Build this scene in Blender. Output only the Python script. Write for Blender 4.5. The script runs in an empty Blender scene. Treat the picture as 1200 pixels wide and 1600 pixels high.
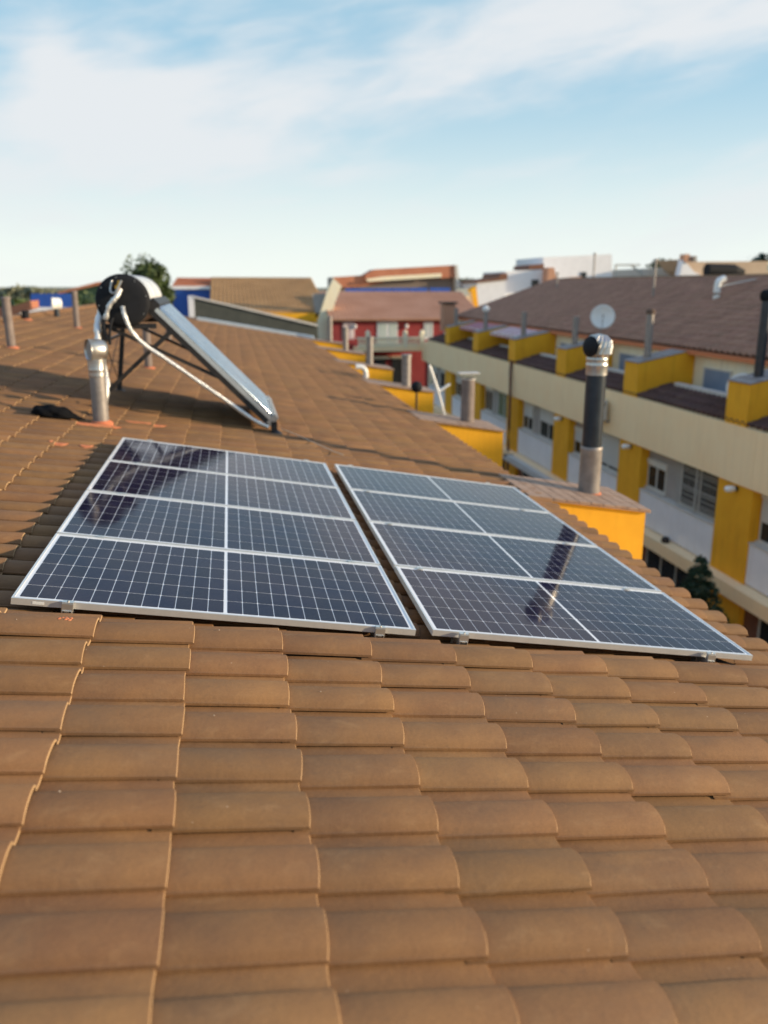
import bpy, bmesh, math, random
import numpy as np
from mathutils import Vector, Matrix, Euler
rnd = random.Random(7)
C = bpy.context.scene.collection
sc = bpy.context.scene
PI = math.pi

# ------------------------------------------------------------------ camera
RW = np.array([[0.98080352, -0.19497526, 0.00301697],
               [-0.04159205, -0.22429025, -0.97363442],
               [0.1905113, 0.95481859, -0.22809409]])
CAM = np.array([1.12829533, -3.89745273, 1.51821453])
FPX, PPX, PPY = 1207.94, 604.07, 729.49
cd = bpy.data.cameras.new('camera'); cam = bpy.data.objects.new('camera', cd); C.objects.link(cam)
m = Matrix(((RW[0][0], -RW[1][0], -RW[2][0], CAM[0]), (RW[0][1], -RW[1][1], -RW[2][1], CAM[1]),
            (RW[0][2], -RW[1][2], -RW[2][2], CAM[2]), (0, 0, 0, 1)))
cam.matrix_world = m
cd.sensor_fit = 'HORIZONTAL'; cd.sensor_width = 36; cd.lens = 36 * FPX / 1200
cd.shift_x = (600 - PPX) / 1200; cd.shift_y = (PPY - 800) / 1200
cd.clip_start = .05; cd.clip_end = 6000
cd.dof.use_dof = True; cd.dof.focus_distance = 3.6; cd.dof.aperture_fstop = 1.75
sc.camera = cam

# ------------------------------------------------------------------ sky, sun, exposure
SUN_EL, SUN_AZ = math.radians(11), math.radians(18)     # sun low on the right, a little behind the camera
sdir = Vector((math.cos(SUN_EL) * math.cos(SUN_AZ), -math.cos(SUN_EL) * math.sin(SUN_AZ), math.sin(SUN_EL)))
sl = bpy.data.lights.new('sun', 'SUN'); so = bpy.data.objects.new('sun', sl); C.objects.link(so)
so.rotation_euler = sdir.to_track_quat('Z', 'Y').to_euler()
sl.energy = 4.7; sl.angle = math.radians(1.5); sl.color = (1, .79, .52)
w = bpy.data.worlds.new('World'); sc.world = w; w.use_nodes = True
nt = w.node_tree; nt.nodes.clear()
def N(t, **k):
    n = nt.nodes.new(t)
    for a, b in k.items(): setattr(n, a, b)
    return n
def L(a, b): nt.links.new(a, b)
def math_(op, a, b=None, c=None, clamp=False):
    n = N('ShaderNodeMath', operation=op); n.use_clamp = clamp
    for i, v in enumerate((a, b, c)):
        if v is None: continue
        if isinstance(v, (int, float)): n.inputs[i].default_value = v
        else: L(v, n.inputs[i])
    return n.outputs[0]
def mixc(f, a, b, mode='MIX'):
    n = N('ShaderNodeMix', data_type='RGBA', blend_type=mode)
    for s, v in ((n.inputs[0], f), (n.inputs[6], a), (n.inputs[7], b)):
        if isinstance(v, (int, float)): s.default_value = v
        elif isinstance(v, tuple): s.default_value = (*v, 1)
        else: L(v, s)
    return n.outputs[2]
sky = N('ShaderNodeTexSky', sky_type='NISHITA'); sky.sun_disc = False
sky.sun_elevation = SUN_EL
sky.sun_rotation = math.atan2(sdir.x, sdir.y)
sky.air_density = 1.0; sky.dust_density = .6; sky.ozone_density = 1.6
tc = N('ShaderNodeTexCoord'); sx = N('ShaderNodeSeparateXYZ'); L(tc.outputs['Generated'], sx.inputs[0])
az = math_('ARCTAN2', sx.outputs[0], sx.outputs[1]); el = math_('ARCSINE', sx.outputs[2])
# cloud coordinates: azimuth and elevation, streaks rising to the right
cb = N('ShaderNodeCombineXYZ'); L(math_('MULTIPLY', az, 1.0), cb.inputs[0])
tilt = math_('MULTIPLY_ADD', az, -.16, el)
L(math_('MULTIPLY', tilt, 3.4), cb.inputs[1])
n1 = N('ShaderNodeTexNoise', noise_dimensions='3D'); n1.inputs['Scale'].default_value = 2.6; n1.inputs['Detail'].default_value = 7; n1.inputs['Roughness'].default_value = .55
n1.inputs['Distortion'].default_value = .35; L(cb.outputs[0], n1.inputs['Vector'])
def blob(a0, e0, sa, se, rot, amp):
    da = math_('SUBTRACT', az, math.radians(a0)); de = math_('SUBTRACT', el, math.radians(e0))
    c, s = math.cos(rot), math.sin(rot)
    p = math_('ADD', math_('MULTIPLY', da, c), math_('MULTIPLY', de, s))
    q = math_('SUBTRACT', math_('MULTIPLY', de, c), math_('MULTIPLY', da, s))
    p = math_('DIVIDE', p, math.radians(sa)); q = math_('DIVIDE', q, math.radians(se))
    r = math_('ADD', math_('MULTIPLY', p, p), math_('MULTIPLY', q, q))
    return math_('MULTIPLY', math_('POWER', 2.718, math_('MULTIPLY', r, -1)), amp)
terms = [blob(-10, 12.2, 2.0, 4.6, .35, .34), blob(-13, 10, 3, 1.5, 0, .2), blob(-6, 12, 6, 4.5, -.5, .32), blob(12, 13.8, 22, 2.8, .16, .30), blob(-3, 8.2, 15, 1.9, .05, .30), blob(-12, 4.2, 6, .8, 0, .22),
         blob(30, 16, 16, 3.6, .12, .30), blob(-15, 6.6, 4, 1.2, 0, .25), blob(12, 9.3, 12, 1.9, .1, -.16),
         blob(-11, 16.6, 7, 2.0, 0, -.22), blob(28, 9.4, 12, 2.2, .1, -.16), blob(8, 17.4, 9, 1.5, 0, -.02)]
s = math_('MULTIPLY_ADD', n1.outputs[0], 1.3, -.16)
n9 = N('ShaderNodeTexNoise'); n9.inputs['Scale'].default_value = 9; n9.inputs['Detail'].default_value = 6; n9.inputs['Distortion'].default_value = .6; L(cb.outputs[0], n9.inputs['Vector'])
s = math_('ADD', s, math_('MULTIPLY_ADD', n9.outputs[0], .6, -.30))
for t in terms: s = math_('ADD', s, t)
cr = N('ShaderNodeMapRange', interpolation_type='SMOOTHSTEP'); L(s, cr.inputs[0])
cr.inputs[1].default_value = .32; cr.inputs[2].default_value = .96; cr.inputs[3].default_value = 0; cr.inputs[4].default_value = .93
K = 1.0
hz = N('ShaderNodeMapRange', interpolation_type='SMOOTHSTEP'); L(el, hz.inputs[0])
hz.inputs[1].default_value = -.03; hz.inputs[2].default_value = .27; hz.inputs[3].default_value = 1; hz.inputs[4].default_value = 0
SKYBLUE, HORIZON, CLOUD = (2.9, 4.85, 6.1), (6.6, 6.9, 6.4), (5.6, 5.75, 5.9)
hi = N('ShaderNodeMapRange', interpolation_type='SMOOTHSTEP'); L(el, hi.inputs[0]); hi.inputs[1].default_value = .5; hi.inputs[2].default_value = 1.1
blue = mixc(.72, sky.outputs[0], mixc(hi.outputs[0], SKYBLUE, (2.4, 3.2, 5.8)))
base = mixc(math_('MULTIPLY', hz.outputs[0], .95), blue, HORIZON)
lowc = math_('MULTIPLY', cr.outputs[0], math_('SUBTRACT', 1, math_('MULTIPLY', math_('MULTIPLY', hz.outputs[0], hz.outputs[0]), .6)))
fd = N('ShaderNodeMapRange', interpolation_type='SMOOTHSTEP'); L(el, fd.inputs[0]); fd.inputs[1].default_value = .34; fd.inputs[2].default_value = .6; fd.inputs[3].default_value = 1; fd.inputs[4].default_value = .6
skyc = mixc(math_('MULTIPLY', lowc, fd.outputs[0]), base, CLOUD)
bg = N('ShaderNodeBackground'); bg.inputs['Strength'].default_value = .122; L(skyc, bg.inputs[0])
wo = N('ShaderNodeOutputWorld'); L(bg.outputs[0], wo.inputs[0])
vs = sc.view_settings; vs.view_transform = 'Standard'; vs.look = 'None'; vs.gamma = 1; vs.use_curve_mapping = False
vs.exposure = 0.28

# ------------------------------------------------------------------ helpers
def at(px, py, Y):
    """the world point at distance Y (world y) that the photo shows at px, py"""
    d = RW.T @ np.array([(px - PPX) / FPX, (py - PPY) / FPX, 1]); t = (Y - CAM[1]) / d[1]
    q = CAM + t * d; return (float(q[0]), float(q[1]), float(q[2]))
def pj(q):
    c = RW @ (np.array(q) - CAM); return PPX + FPX * c[0] / c[2], PPY + FPX * c[1] / c[2], c[2]
MATS = {}
def mat(name, c1, c2=None, scale=4, rough=.8, metal=0, bump=0, bscale=None, stretch=(1, 1, 1), spec=.5, coat=0, coatr=.03, tile=False, lo=.35, hi=.65, detail=5, streak=0):
    if name in MATS: return MATS[name]
    mt = bpy.data.materials.new(name); mt.use_nodes = True; t = mt.node_tree; p = t.nodes['Principled BSDF']
    p.inputs['Roughness'].default_value = rough; p.inputs['Metallic'].default_value = metal
    p.inputs['Specular IOR Level'].default_value = spec
    p.inputs['Coat Weight'].default_value = coat; p.inputs['Coat Roughness'].default_value = coatr
    c2 = c2 or c1
    g = t.nodes.new('ShaderNodeNewGeometry'); mp = t.nodes.new('ShaderNodeMapping'); mp.inputs['Scale'].default_value = stretch
    t.links.new(g.outputs['Position'], mp.inputs[0])
    n = t.nodes.new('ShaderNodeTexNoise'); n.inputs['Scale'].default_value = scale; n.inputs['Detail'].default_value = detail; n.inputs['Roughness'].default_value = .62
    t.links.new(mp.outputs[0], n.inputs['Vector'])
    r = t.nodes.new('ShaderNodeMapRange'); r.inputs[1].default_value = lo; r.inputs[2].default_value = hi; t.links.new(n.outputs[0], r.inputs[0])
    x = t.nodes.new('ShaderNodeMix'); x.data_type = 'RGBA'; x.inputs[6].default_value = (*c1, 1); x.inputs[7].default_value = (*c2, 1)
    t.links.new(r.outputs[0], x.inputs[0]); col = x.outputs[2]
    if streak:      # rain marks running down walls
        mp2 = t.nodes.new('ShaderNodeMapping'); mp2.inputs['Scale'].default_value = (5, 5, .35); t.links.new(g.outputs['Position'], mp2.inputs[0])
        n3 = t.nodes.new('ShaderNodeTexNoise'); n3.inputs['Scale'].default_value = 1.6; n3.inputs['Detail'].default_value = 6; t.links.new(mp2.outputs[0], n3.inputs['Vector'])
        r3 = t.nodes.new('ShaderNodeMapRange'); r3.inputs[1].default_value = .5; r3.inputs[2].default_value = .75; r3.inputs[4].default_value = streak; t.links.new(n3.outputs[0], r3.inputs[0])
        x3 = t.nodes.new('ShaderNodeMix'); x3.data_type = 'RGBA'; x3.blend_type = 'MULTIPLY'; x3.inputs[7].default_value = (.45, .4, .36, 1)
        t.links.new(r3.outputs[0], x3.inputs[0]); t.links.new(col, x3.inputs[6]); col = x3.outputs[2]
    if tile:        # every tile its own tint; lichen-grey film on some, pale mineral dust
        oi = t.nodes.new('ShaderNodeObjectInfo'); at_ = t.nodes.new('ShaderNodeAttribute'); at_.attribute_name = 'rnd'
        a = t.nodes.new('ShaderNodeMath'); a.operation = 'ADD'; t.links.new(oi.outputs['Random'], a.inputs[0]); t.links.new(at_.outputs['Fac'], a.inputs[1])
        f = t.nodes.new('ShaderNodeMath'); f.operation = 'FRACT'; t.links.new(a.outputs[0], f.inputs[0])
        h = t.nodes.new('ShaderNodeHueSaturation'); t.links.new(col, h.inputs['Color'])
        mr = t.nodes.new('ShaderNodeMapRange'); mr.inputs[3].default_value = .88; mr.inputs[4].default_value = 1.10; t.links.new(f.outputs[0], mr.inputs[0]); t.links.new(mr.outputs[0], h.inputs['Value'])
        f7 = t.nodes.new('ShaderNodeMath'); f7.operation = 'MULTIPLY'; f7.inputs[1].default_value = 7.3; t.links.new(f.outputs[0], f7.inputs[0])
        f8 = t.nodes.new('ShaderNodeMath'); f8.operation = 'FRACT'; t.links.new(f7.outputs[0], f8.inputs[0])
        mh = t.nodes.new('ShaderNodeMapRange'); mh.inputs[3].default_value = .495; mh.inputs[4].default_value = .503; t.links.new(f8.outputs[0], mh.inputs[0]); t.links.new(mh.outputs[0], h.inputs['Hue'])
        col = h.outputs[0]
        n4 = t.nodes.new('ShaderNodeTexNoise'); n4.inputs['Scale'].default_value = 260; n4.inputs['Detail'].default_value = 2; t.links.new(g.outputs['Position'], n4.inputs['Vector'])
        r4 = t.nodes.new('ShaderNodeMapRange'); r4.inputs[1].default_value = .3; r4.inputs[2].default_value = .7; r4.inputs[3].default_value = .9; r4.inputs[4].default_value = 1.1; t.links.new(n4.outputs[0], r4.inputs[0])
        x4 = t.nodes.new('ShaderNodeMix'); x4.data_type = 'RGBA'; x4.blend_type = 'MULTIPLY'; x4.inputs[0].default_value = 1; t.links.new(col, x4.inputs[6]); t.links.new(r4.outputs[0], x4.inputs[7]); col = x4.outputs[2]
        for sc_, lo_, hi_, am_, cc_ in ((2.1, .45, .75, .55, (.15, .098, .062)), (13, .50, .80, .40, (.33, .20, .10)), (31, .55, .78, .35, (.10, .065, .045))):
            nd = t.nodes.new('ShaderNodeTexNoise'); nd.inputs['Scale'].default_value = sc_; nd.inputs['Detail'].default_value = 8; nd.inputs['Roughness'].default_value = .7; nd.inputs['Distortion'].default_value = .5
            mpd = t.nodes.new('ShaderNodeMapping'); mpd.inputs['Location'].default_value = (sc_, 3, 1); mpd.inputs['Scale'].default_value = (.6, 1.2, 1); t.links.new(g.outputs['Position'], mpd.inputs[0]); t.links.new(mpd.outputs[0], nd.inputs['Vector'])
            rd = t.nodes.new('ShaderNodeMapRange'); rd.interpolation_type = 'SMOOTHSTEP'; rd.inputs[1].default_value = lo_; rd.inputs[2].default_value = hi_; rd.inputs[4].default_value = am_; t.links.new(nd.outputs[0], rd.inputs[0])
            xd = t.nodes.new('ShaderNodeMix'); xd.data_type = 'RGBA'; xd.inputs[7].default_value = (*cc_, 1); t.links.new(rd.outputs[0], xd.inputs[0]); t.links.new(col, xd.inputs[6]); col = xd.outputs[2]
        v = t.nodes.new('ShaderNodeTexVoronoi'); v.inputs['Scale'].default_value = 9; t.links.new(g.outputs['Position'], v.inputs['Vector'])
        r5 = t.nodes.new('ShaderNodeMapRange'); r5.inputs[1].default_value = .03; r5.inputs[2].default_value = .018; t.links.new(v.outputs['Distance'], r5.inputs[0])
        x5 = t.nodes.new('ShaderNodeMix'); x5.data_type = 'RGBA'; x5.inputs[7].default_value = (.55, .42, .3, 1); 
        sp = t.nodes.new('ShaderNodeMath'); sp.operation = 'MULTIPLY'; sp.inputs[1].default_value = .45; t.links.new(r5.outputs[0], sp.inputs[0])
        t.links.new(sp.outputs[0], x5.inputs[0]); t.links.new(col, x5.inputs[6]); col = x5.outputs[2]
    t.links.new(col, p.inputs['Base Color'])
    if bump:
        n2 = t.nodes.new('ShaderNodeTexNoise'); n2.inputs['Scale'].default_value = bscale or scale * 6; n2.inputs['Detail'].default_value = 5
        t.links.new(mp.outputs[0], n2.inputs['Vector'])
        b = t.nodes.new('ShaderNodeBump'); b.inputs['Strength'].default_value = min(1, bump); b.inputs['Distance'].default_value = .01 * max(1, bump)
        t.links.new(n2.outputs[0], b.inputs['Height']); t.links.new(b.outputs[0], p.inputs['Normal'])
    MATS[name] = mt; return mt

M_TILE = mat('roof tile clay', (.180, .096, .048), (.265, .142, .060), 3.2, .78, tile=True, bump=.16, bscale=55, spec=.22, lo=.3, hi=.7)
M_EDGE = mat('worn sunlit tile edge', (.40, .245, .12), (.47, .30, .15), 30, .7)  # buff wear, lightened to paint the sun's highlight on the tile noses
M_TILE_OR = mat('new orange clay', (.55, .16, .06), (.62, .22, .09), 20, .7)
M_TILE2 = mat('dull brown clay', (.32, .168, .108), (.40, .22, .145), 3, .75, tile=True, bump=.2, bscale=60, spec=.3)
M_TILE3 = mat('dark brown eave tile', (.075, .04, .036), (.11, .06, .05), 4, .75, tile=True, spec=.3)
M_UNDER = mat('roof underlay', (.10, .065, .045), (.14, .09, .06), 4, .9)
M_YEL = mat('yellow render', (.74, .36, .010), (.80, .41, .015), 2.5, .85, bump=.25, bscale=60, streak=.18)
M_YEL2 = mat('yellow paint pier', (.78, .37, .012), (.84, .42, .016), 2, .85, bump=.2, bscale=60, streak=.25)
M_CREAM = mat('cream render', (.96, .71, .42), (.97, .75, .46), 1.2, .85, bump=.15, bscale=50, streak=.12)
M_CREAM2 = mat('pale cream render', (.90, .79, .56), (.84, .78, .6), 1.2, .85, streak=.2)
M_GREYW = mat('grey render', (.34, .31, .29), (.39, .36, .34), 2, .88, bump=.15, bscale=60, streak=.2)
M_WHITEW = mat('white render', (.74, .74, .78), (.80, .80, .84), 1.6, .88, streak=.12)
M_REDW = mat('dark red render', (.25, .030, .034), (.30, .042, .044), 1.5, .85, streak=.2)
M_BRICKD = mat('brown facing', (.16, .07, .045), (.22, .1, .06), 3, .85)
M_STEEL = mat('stainless flue', (.48, .46, .44), (.58, .56, .53), 14, .36, .9, bump=.15, bscale=40)
M_GALV = mat('dull flue metal', (.24, .215, .20), (.32, .29, .27), 10, .5, .35, bump=.1, bscale=40)
M_FIBRE = mat('grey brown vent pipe', (.17, .135, .12), (.24, .19, .165), 8, .75)
M_DARKPIPE = mat('dark blue enamel flue', (.022, .03, .04), (.035, .045, .058), 8, .35, .3)
M_BLACK = mat('black rubber', (.009, .010, .013), (.013, .014, .018), 12, .75, spec=.25)
M_BLACKM = mat('black painted steel', (.016, .014, .014), (.03, .026, .024), 14, .5, .2)
M_ALU = mat('anodised aluminium', (.72, .71, .68), (.78, .77, .74), 20, .34, .85)
M_ALUL = mat('panel frame aluminium', (.74, .74, .73), (.80, .80, .79), 20, .38, .55)
M_FOIL = mat('aluminium foil wrap', (.72, .72, .70), (.80, .80, .78), 30, .35, .65, bump=1.5, bscale=45)
M_WHITEP = mat('white enamel', (.78, .78, .76), (.82, .82, .80), 6, .3, coat=.4)
M_DARKGL = mat('dark window glass', (.02, .022, .024), (.03, .033, .036), 3, .08, spec=.4)
M_BLUEGL = mat('blue grey roller shutter', (.17, .23, .33), (.21, .27, .37), 2, .5)
M_SHUT = mat('pale roller shutter', (.52, .52, .50), (.58, .58, .56), 1, .6)
M_FRAMEW = mat('window frame grey', (.42, .42, .40), (.46, .46, .44), 5, .5)
M_FRAMEC = mat('cream window frame', (.62, .60, .55), (.68, .66, .6), 5, .5)
M_STONE = mat('pale stone coping', (.55, .52, .48), (.64, .61, .56), 4, .8)
M_PAVER = mat('clay paver', (.30, .19, .13), (.40, .27, .19), 9, .7)
M_MORTAR = mat('orange mortar', (.50, .14, .06), (.58, .2, .1), 18, .9, bump=.6, bscale=60)
M_GREENM = mat('dark green grey sheet', (.055, .06, .052), (.075, .08, .068), 3, .7)
M_FLASH = mat('zinc flashing', (.55, .62, .68), (.64, .70, .75), 3, .4, .5)
M_LEAF = mat('leaf green', (.045, .075, .02), (.09, .12, .03), 2, .6)
M_LEAFD = mat('conifer green', (.012, .035, .018), (.025, .06, .03), 3, .6)
M_BARK = mat('bark', (.08, .055, .04), (.12, .085, .06), 9, .9)
M_BLUE = mat('blue painted sheet', (.015, .07, .34), (.02, .09, .40), 1, .6)
M_PINK = mat('pink striped awning cloth', (.42, .17, .2), (.48, .21, .24), 2, .8)
M_PALE = mat('pale awning cloth', (.72, .6, .6), (.76, .65, .64), 2, .8)
M_ASPH = mat('asphalt', (.045, .045, .046), (.06, .06, .06), 5, .9)
M_SOIL = mat('dry field', (.16, .15, .09), (.22, .19, .11), .02, .95)
M_ROOFBR = mat('ochre tiled roof', (.36, .20, .08), (.48, .28, .12), .5, .8, stretch=(1, 1, 1))
M_ROOFRED = mat('red tiled roof', (.42, .15, .08), (.50, .20, .11), .6, .8)
M_ROOFPK = mat('terracotta roof', (.46, .23, .14), (.54, .29, .19), .5, .8)

def new(name, me, parent=None, m=None, loc=None):
    o = bpy.data.objects.new(name, me); C.objects.link(o)
    if m and me and not me.materials: me.materials.append(m)
    if parent: o.parent = parent
    if loc: o.location = loc
    return o
def tag(o, label=None, cat=None, group=None, kind=None):
    if label: o['label'] = label
    if cat: o['category'] = cat
    if group: o['group'] = group
    if kind: o['kind'] = kind
    return o
def empty(name, loc=(0, 0, 0), rz=0, **k):
    o = bpy.data.objects.new(name, None); C.objects.link(o); o.location = loc; o.rotation_euler = (0, 0, rz); o.empty_display_size = .1
    return tag(o, **k)
class MB:
    def __init__(s): s.v = []; s.f = []; s.mi = []; s.sm = []
    def add(s, vs, fs, mi=0, sm=False):
        b = len(s.v); s.v += [tuple(q) for q in vs]; s.f += [tuple(b + i for i in q) for q in fs]; s.mi += [mi] * len(fs); s.sm += [sm] * len(fs); return s
    def box(s, x0, x1, y0, y1, z0, z1, mi=0, M=None):
        v = [Vector((x, y, z)) for x in (x0, x1) for y in (y0, y1) for z in (z0, z1)]
        if M: v = [M @ q for q in v]
        return s.add(v, [(0, 1, 3, 2), (4, 6, 7, 5), (0, 4, 5, 1), (2, 3, 7, 6), (0, 2, 6, 4), (1, 5, 7, 3)], mi)
    def prism(s, pts, a, b, ax='y', mi=0):      # polygon in the other two axes, extruded a..b
        n = len(pts)
        f = {'y': lambda p, t: (p[0], t, p[1]), 'x': lambda p, t: (t, p[0], p[1]), 'z': lambda p, t: (p[0], p[1], t)}[ax]
        v = [f(p, a) for p in pts] + [f(p, b) for p in pts]
        return s.add(v, [tuple(range(n))[::-1], tuple(range(n, 2 * n))] + [(i, (i + 1) % n, n + (i + 1) % n, n + i) for i in range(n)], mi)
    def lathe(s, prof, c=(0, 0, 0), n=20, M=None, mi=0, cap=True):   # prof: (r, z) list
        v = []; k = len(prof)
        for r, z in prof:
            for i in range(n):
                a = 2 * PI * i / n; v.append(Vector((r * math.cos(a), r * math.sin(a), z)))
        if M: v = [M @ q for q in v]
        v = [q + Vector(c) for q in v]
        f = [(j * n + i, j * n + (i + 1) % n, (j + 1) * n + (i + 1) % n, (j + 1) * n + i) for j in range(k - 1) for i in range(n)]
        s.add(v, f, mi, True)
        if cap: s.add([v[i] for i in range(n)], [tuple(range(n))[::-1]], mi); s.add(v[-n:], [tuple(range(n))], mi)
        return s
    def bar(s, a, b, r, n=10, mi=0, r2=None, flat=None):    # round bar or (flat=(w,h)) rectangular bar between two points
        a, b = Vector(a), Vector(b); d = b - a; q = d.to_track_quat('Z', 'Y').to_matrix().to_4x4(); M = Matrix.Translation(a) @ q
        if flat: return s.box(-flat[0] / 2, flat[0] / 2, -flat[1] / 2, flat[1] / 2, 0, d.length, mi, M)
        return s.lathe([(r, 0), (r2 if r2 is not None else r, d.length)], n=n, M=M, mi=mi)
    def tube(s, pts, r, n=8, mi=0, jit=0):
        pts = [Vector(p) for p in pts]; out = []
        for i in range(len(pts) - 1):               # catmull-rom smoothing
            p0, p1, p2, p3 = pts[max(i - 1, 0)], pts[i], pts[i + 1], pts[min(i + 2, len(pts) - 1)]
            for k in range(6):
                t = k / 6; out.append(.5 * ((2 * p1) + (p2 - p0) * t + (2 * p0 - 5 * p1 + 4 * p2 - p3) * t * t + (3 * p1 - p0 - 3 * p2 + p3) * t ** 3))
        out.append(pts[-1]); v = []
        for i, p in enumerate(out):
            d = (out[min(i + 1, len(out) - 1)] - out[max(i - 1, 0)]).normalized(); q = d.to_track_quat('Z', 'Y').to_matrix()
            rr = r * (1 + rnd.uniform(-jit, jit))
            for j in range(n):
                a = 2 * PI * j / n; v.append(p + q @ Vector((rr * math.cos(a), rr * math.sin(a), 0)))
        k = len(out)
        s.add(v, [(i * n + j, i * n + (j + 1) % n, (i + 1) * n + (j + 1) % n, (i + 1) * n + j) for i in range(k - 1) for j in range(n)], mi, True)
        return s.add(v[:n], [tuple(range(n))[::-1]], mi).add(v[-n:], [tuple(range(n))], mi)
    def mesh(s, name, *ms, bevel=0):
        me = bpy.data.meshes.new(name); me.from_pydata([tuple(q) for q in s.v], [], s.f)
        for m_ in ms: me.materials.append(m_)
        me.polygons.foreach_set('material_index', s.mi); me.polygons.foreach_set('use_smooth', s.sm)
        if bevel:
            bm = bmesh.new(); bm.from_mesh(me)
            bmesh.ops.bevel(bm, geom=bm.edges[:], offset=bevel, segments=2, affect='EDGES', clamp_overlap=True); bm.to_mesh(me); bm.free()
        me.update(); return me
    def obj(s, name, m_, parent=None, bevel=0, loc=None, **k):
        ms = m_ if isinstance(m_, (list, tuple)) else (m_,)
        return tag(new(name, s.mesh(name, *ms, bevel=bevel), parent, loc=loc), **k)
def copy_tree(o, parent=None):
    c = o.copy(); C.objects.link(c)
    if parent: c.parent = parent
    for ch in list(o.children): copy_tree(ch, c)
    return c

# ------------------------------------------------------------------ roof frame: u down the slope, v along the eave, n out of the roof
TH = 0.170691892
RF = Matrix(((math.cos(TH), 0, math.sin(TH), 0), (0, 1, 0, 0), (-math.sin(TH), 0, math.cos(TH), 0), (0, 0, 0, 1)))
def uvn(u, v, n): return RF @ Vector((u, v, n))

# tile pitch and profile
PU, PV, TL = .400, .2346, .445
SC = .823
def profile(nb):
    out = [(-.013, .0225), (-.003, .0235)]
    hw = .086
    for i in range(nb + 1):
        a = PI * (1 - i / nb); x = .086 + hw * math.cos(a); out.append((x + .002, .020 + .045 * max(0, math.sin(a)) ** .8))
    out = out[:2] + out[3:]
    for x, h in ((.190, .011), (.215, .004), (.245, .001), (.275, .003), (.294, .005)): out.append((x, h))
    return [(x * SC, h * SC) for x, h in out]
def tile_mesh(nb, name, flat=False, half=False):
    pr = profile(nb); T = .0105; n = len(pr); v = []; f = []
    rows = [(0, -.0055), (-.0022, -.0018), (-.0058, 0), (-TL, 0)]
    def nz(a): return .019 * (1 + a / TL)
    for a, dh in rows:
        for b, h in pr: v.append((a, b, h + dh + nz(a)))
    for a in (0, -TL):
        for b, h in pr: v.append((a, b, h - T + nz(a)))
    for r in range(3):
        for i in range(n - 1): f.append((r * n + i, r * n + i + 1, (r + 1) * n + i + 1, (r + 1) * n + i))
    for i in range(n - 1): f.append((4 * n + i, 4 * n + i + 1, i + 1, i))
    for i in range(n - 1): f.append((5 * n + i, 5 * n + i + 1, 4 * n + i + 1, 4 * n + i))
    f.append((4 * n, 0, n, 2 * n, 3 * n, 5 * n)); f.append((5 * n - 1, 6 * n - 1, 4 * n - 1, 3 * n - 1, 2 * n - 1, n - 1))
    f = [tuple(reversed(q)) for q in f]
    return v, f
def finish(me):
    bm = bmesh.new(); bm.from_mesh(me); bmesh.ops.recalc_face_normals(bm, faces=bm.faces[:]); bm.to_mesh(me); bm.free()
    for p in me.polygons: p.use_smooth = True
    me.set_sharp_from_angle(angle=math.radians(38))
    return me
TV, TF = tile_mesh(12, 'hi'); TVL, TFL = tile_mesh(7, 'lo')
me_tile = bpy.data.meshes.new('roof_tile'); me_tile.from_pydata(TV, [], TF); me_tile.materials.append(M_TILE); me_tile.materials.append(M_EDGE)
NPR = len(profile(12))
for p_ in me_tile.polygons:     # front edge of each tile is paler: sun highlight painted over buff wear
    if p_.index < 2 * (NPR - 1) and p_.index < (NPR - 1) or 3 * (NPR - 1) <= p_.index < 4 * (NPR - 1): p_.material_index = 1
finish(me_tile)
me_tile_or = me_tile.copy(); me_tile_or.materials.clear(); me_tile_or.materials.append(M_TILE_OR)
# three slightly different castings
TILE_VARS = [me_tile]
for k in range(3):
    mm = me_tile.copy(); co = np.empty(len(mm.vertices) * 3); mm.vertices.foreach_get('co', co); co = co.reshape(-1, 3)
    co[:, 2] += .0022 * np.sin(co[:, 1] * 21 + k * 2) + .003 * co[:, 0] * (k - 1) + .0015 * np.sin(co[:, 0] * 9 + k); co[:, 0] += .006 * np.sin(co[:, 1] * 10 + k * 1.7) * (co[:, 0] > -.1)
    mm.vertices.foreach_set('co', co.ravel()); mm.update(); TILE_VARS.append(mm)
def merged_tiles(name, places, m_, parent, V=TVL, F=TFL, edge=None):
    """places: list of 4x4 matrices; one joined mesh with a per-tile tint attribute"""
    V = np.array(V); nv = len(V); F = list(F); allv = []; allf = []; r = []
    for i, M in enumerate(places):
        A = np.array(M); allv.append(V @ A[:3, :3].T + A[:3, 3]); b = i * nv
        allf += [tuple(b + q for q in f) for f in F]; r += [rnd.random()] * len(F)
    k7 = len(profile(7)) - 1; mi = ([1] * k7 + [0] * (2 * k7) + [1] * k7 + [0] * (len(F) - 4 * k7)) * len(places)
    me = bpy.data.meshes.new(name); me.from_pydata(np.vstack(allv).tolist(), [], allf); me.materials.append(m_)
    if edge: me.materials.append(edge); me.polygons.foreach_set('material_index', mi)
    a = me.attributes.new('rnd', 'FLOAT', 'FACE'); finish(me); me.attributes['rnd'].data.foreach_set('value', r)
    o = new(name, me, parent); o['kind'] = 'stuff'; return o

# ------------------------------------------------------------------ the setting: ground, street, pavements
GZ = -9.0
MB().box(-900, 1500, -300, 3800, GZ - .5, GZ).obj('ground', M_SOIL, kind='structure')
MB().box(7.9, 12.2, -20, 75, GZ - .1, GZ + .02).obj('street', M_ASPH, kind='structure')
for x0, x1 in ((6.4, 7.9), (12.2, 13.9)):
    MB().box(x0, x1, -20, 75, GZ - .1, GZ + .14).obj('pavement', M_STONE, kind='structure')

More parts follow.
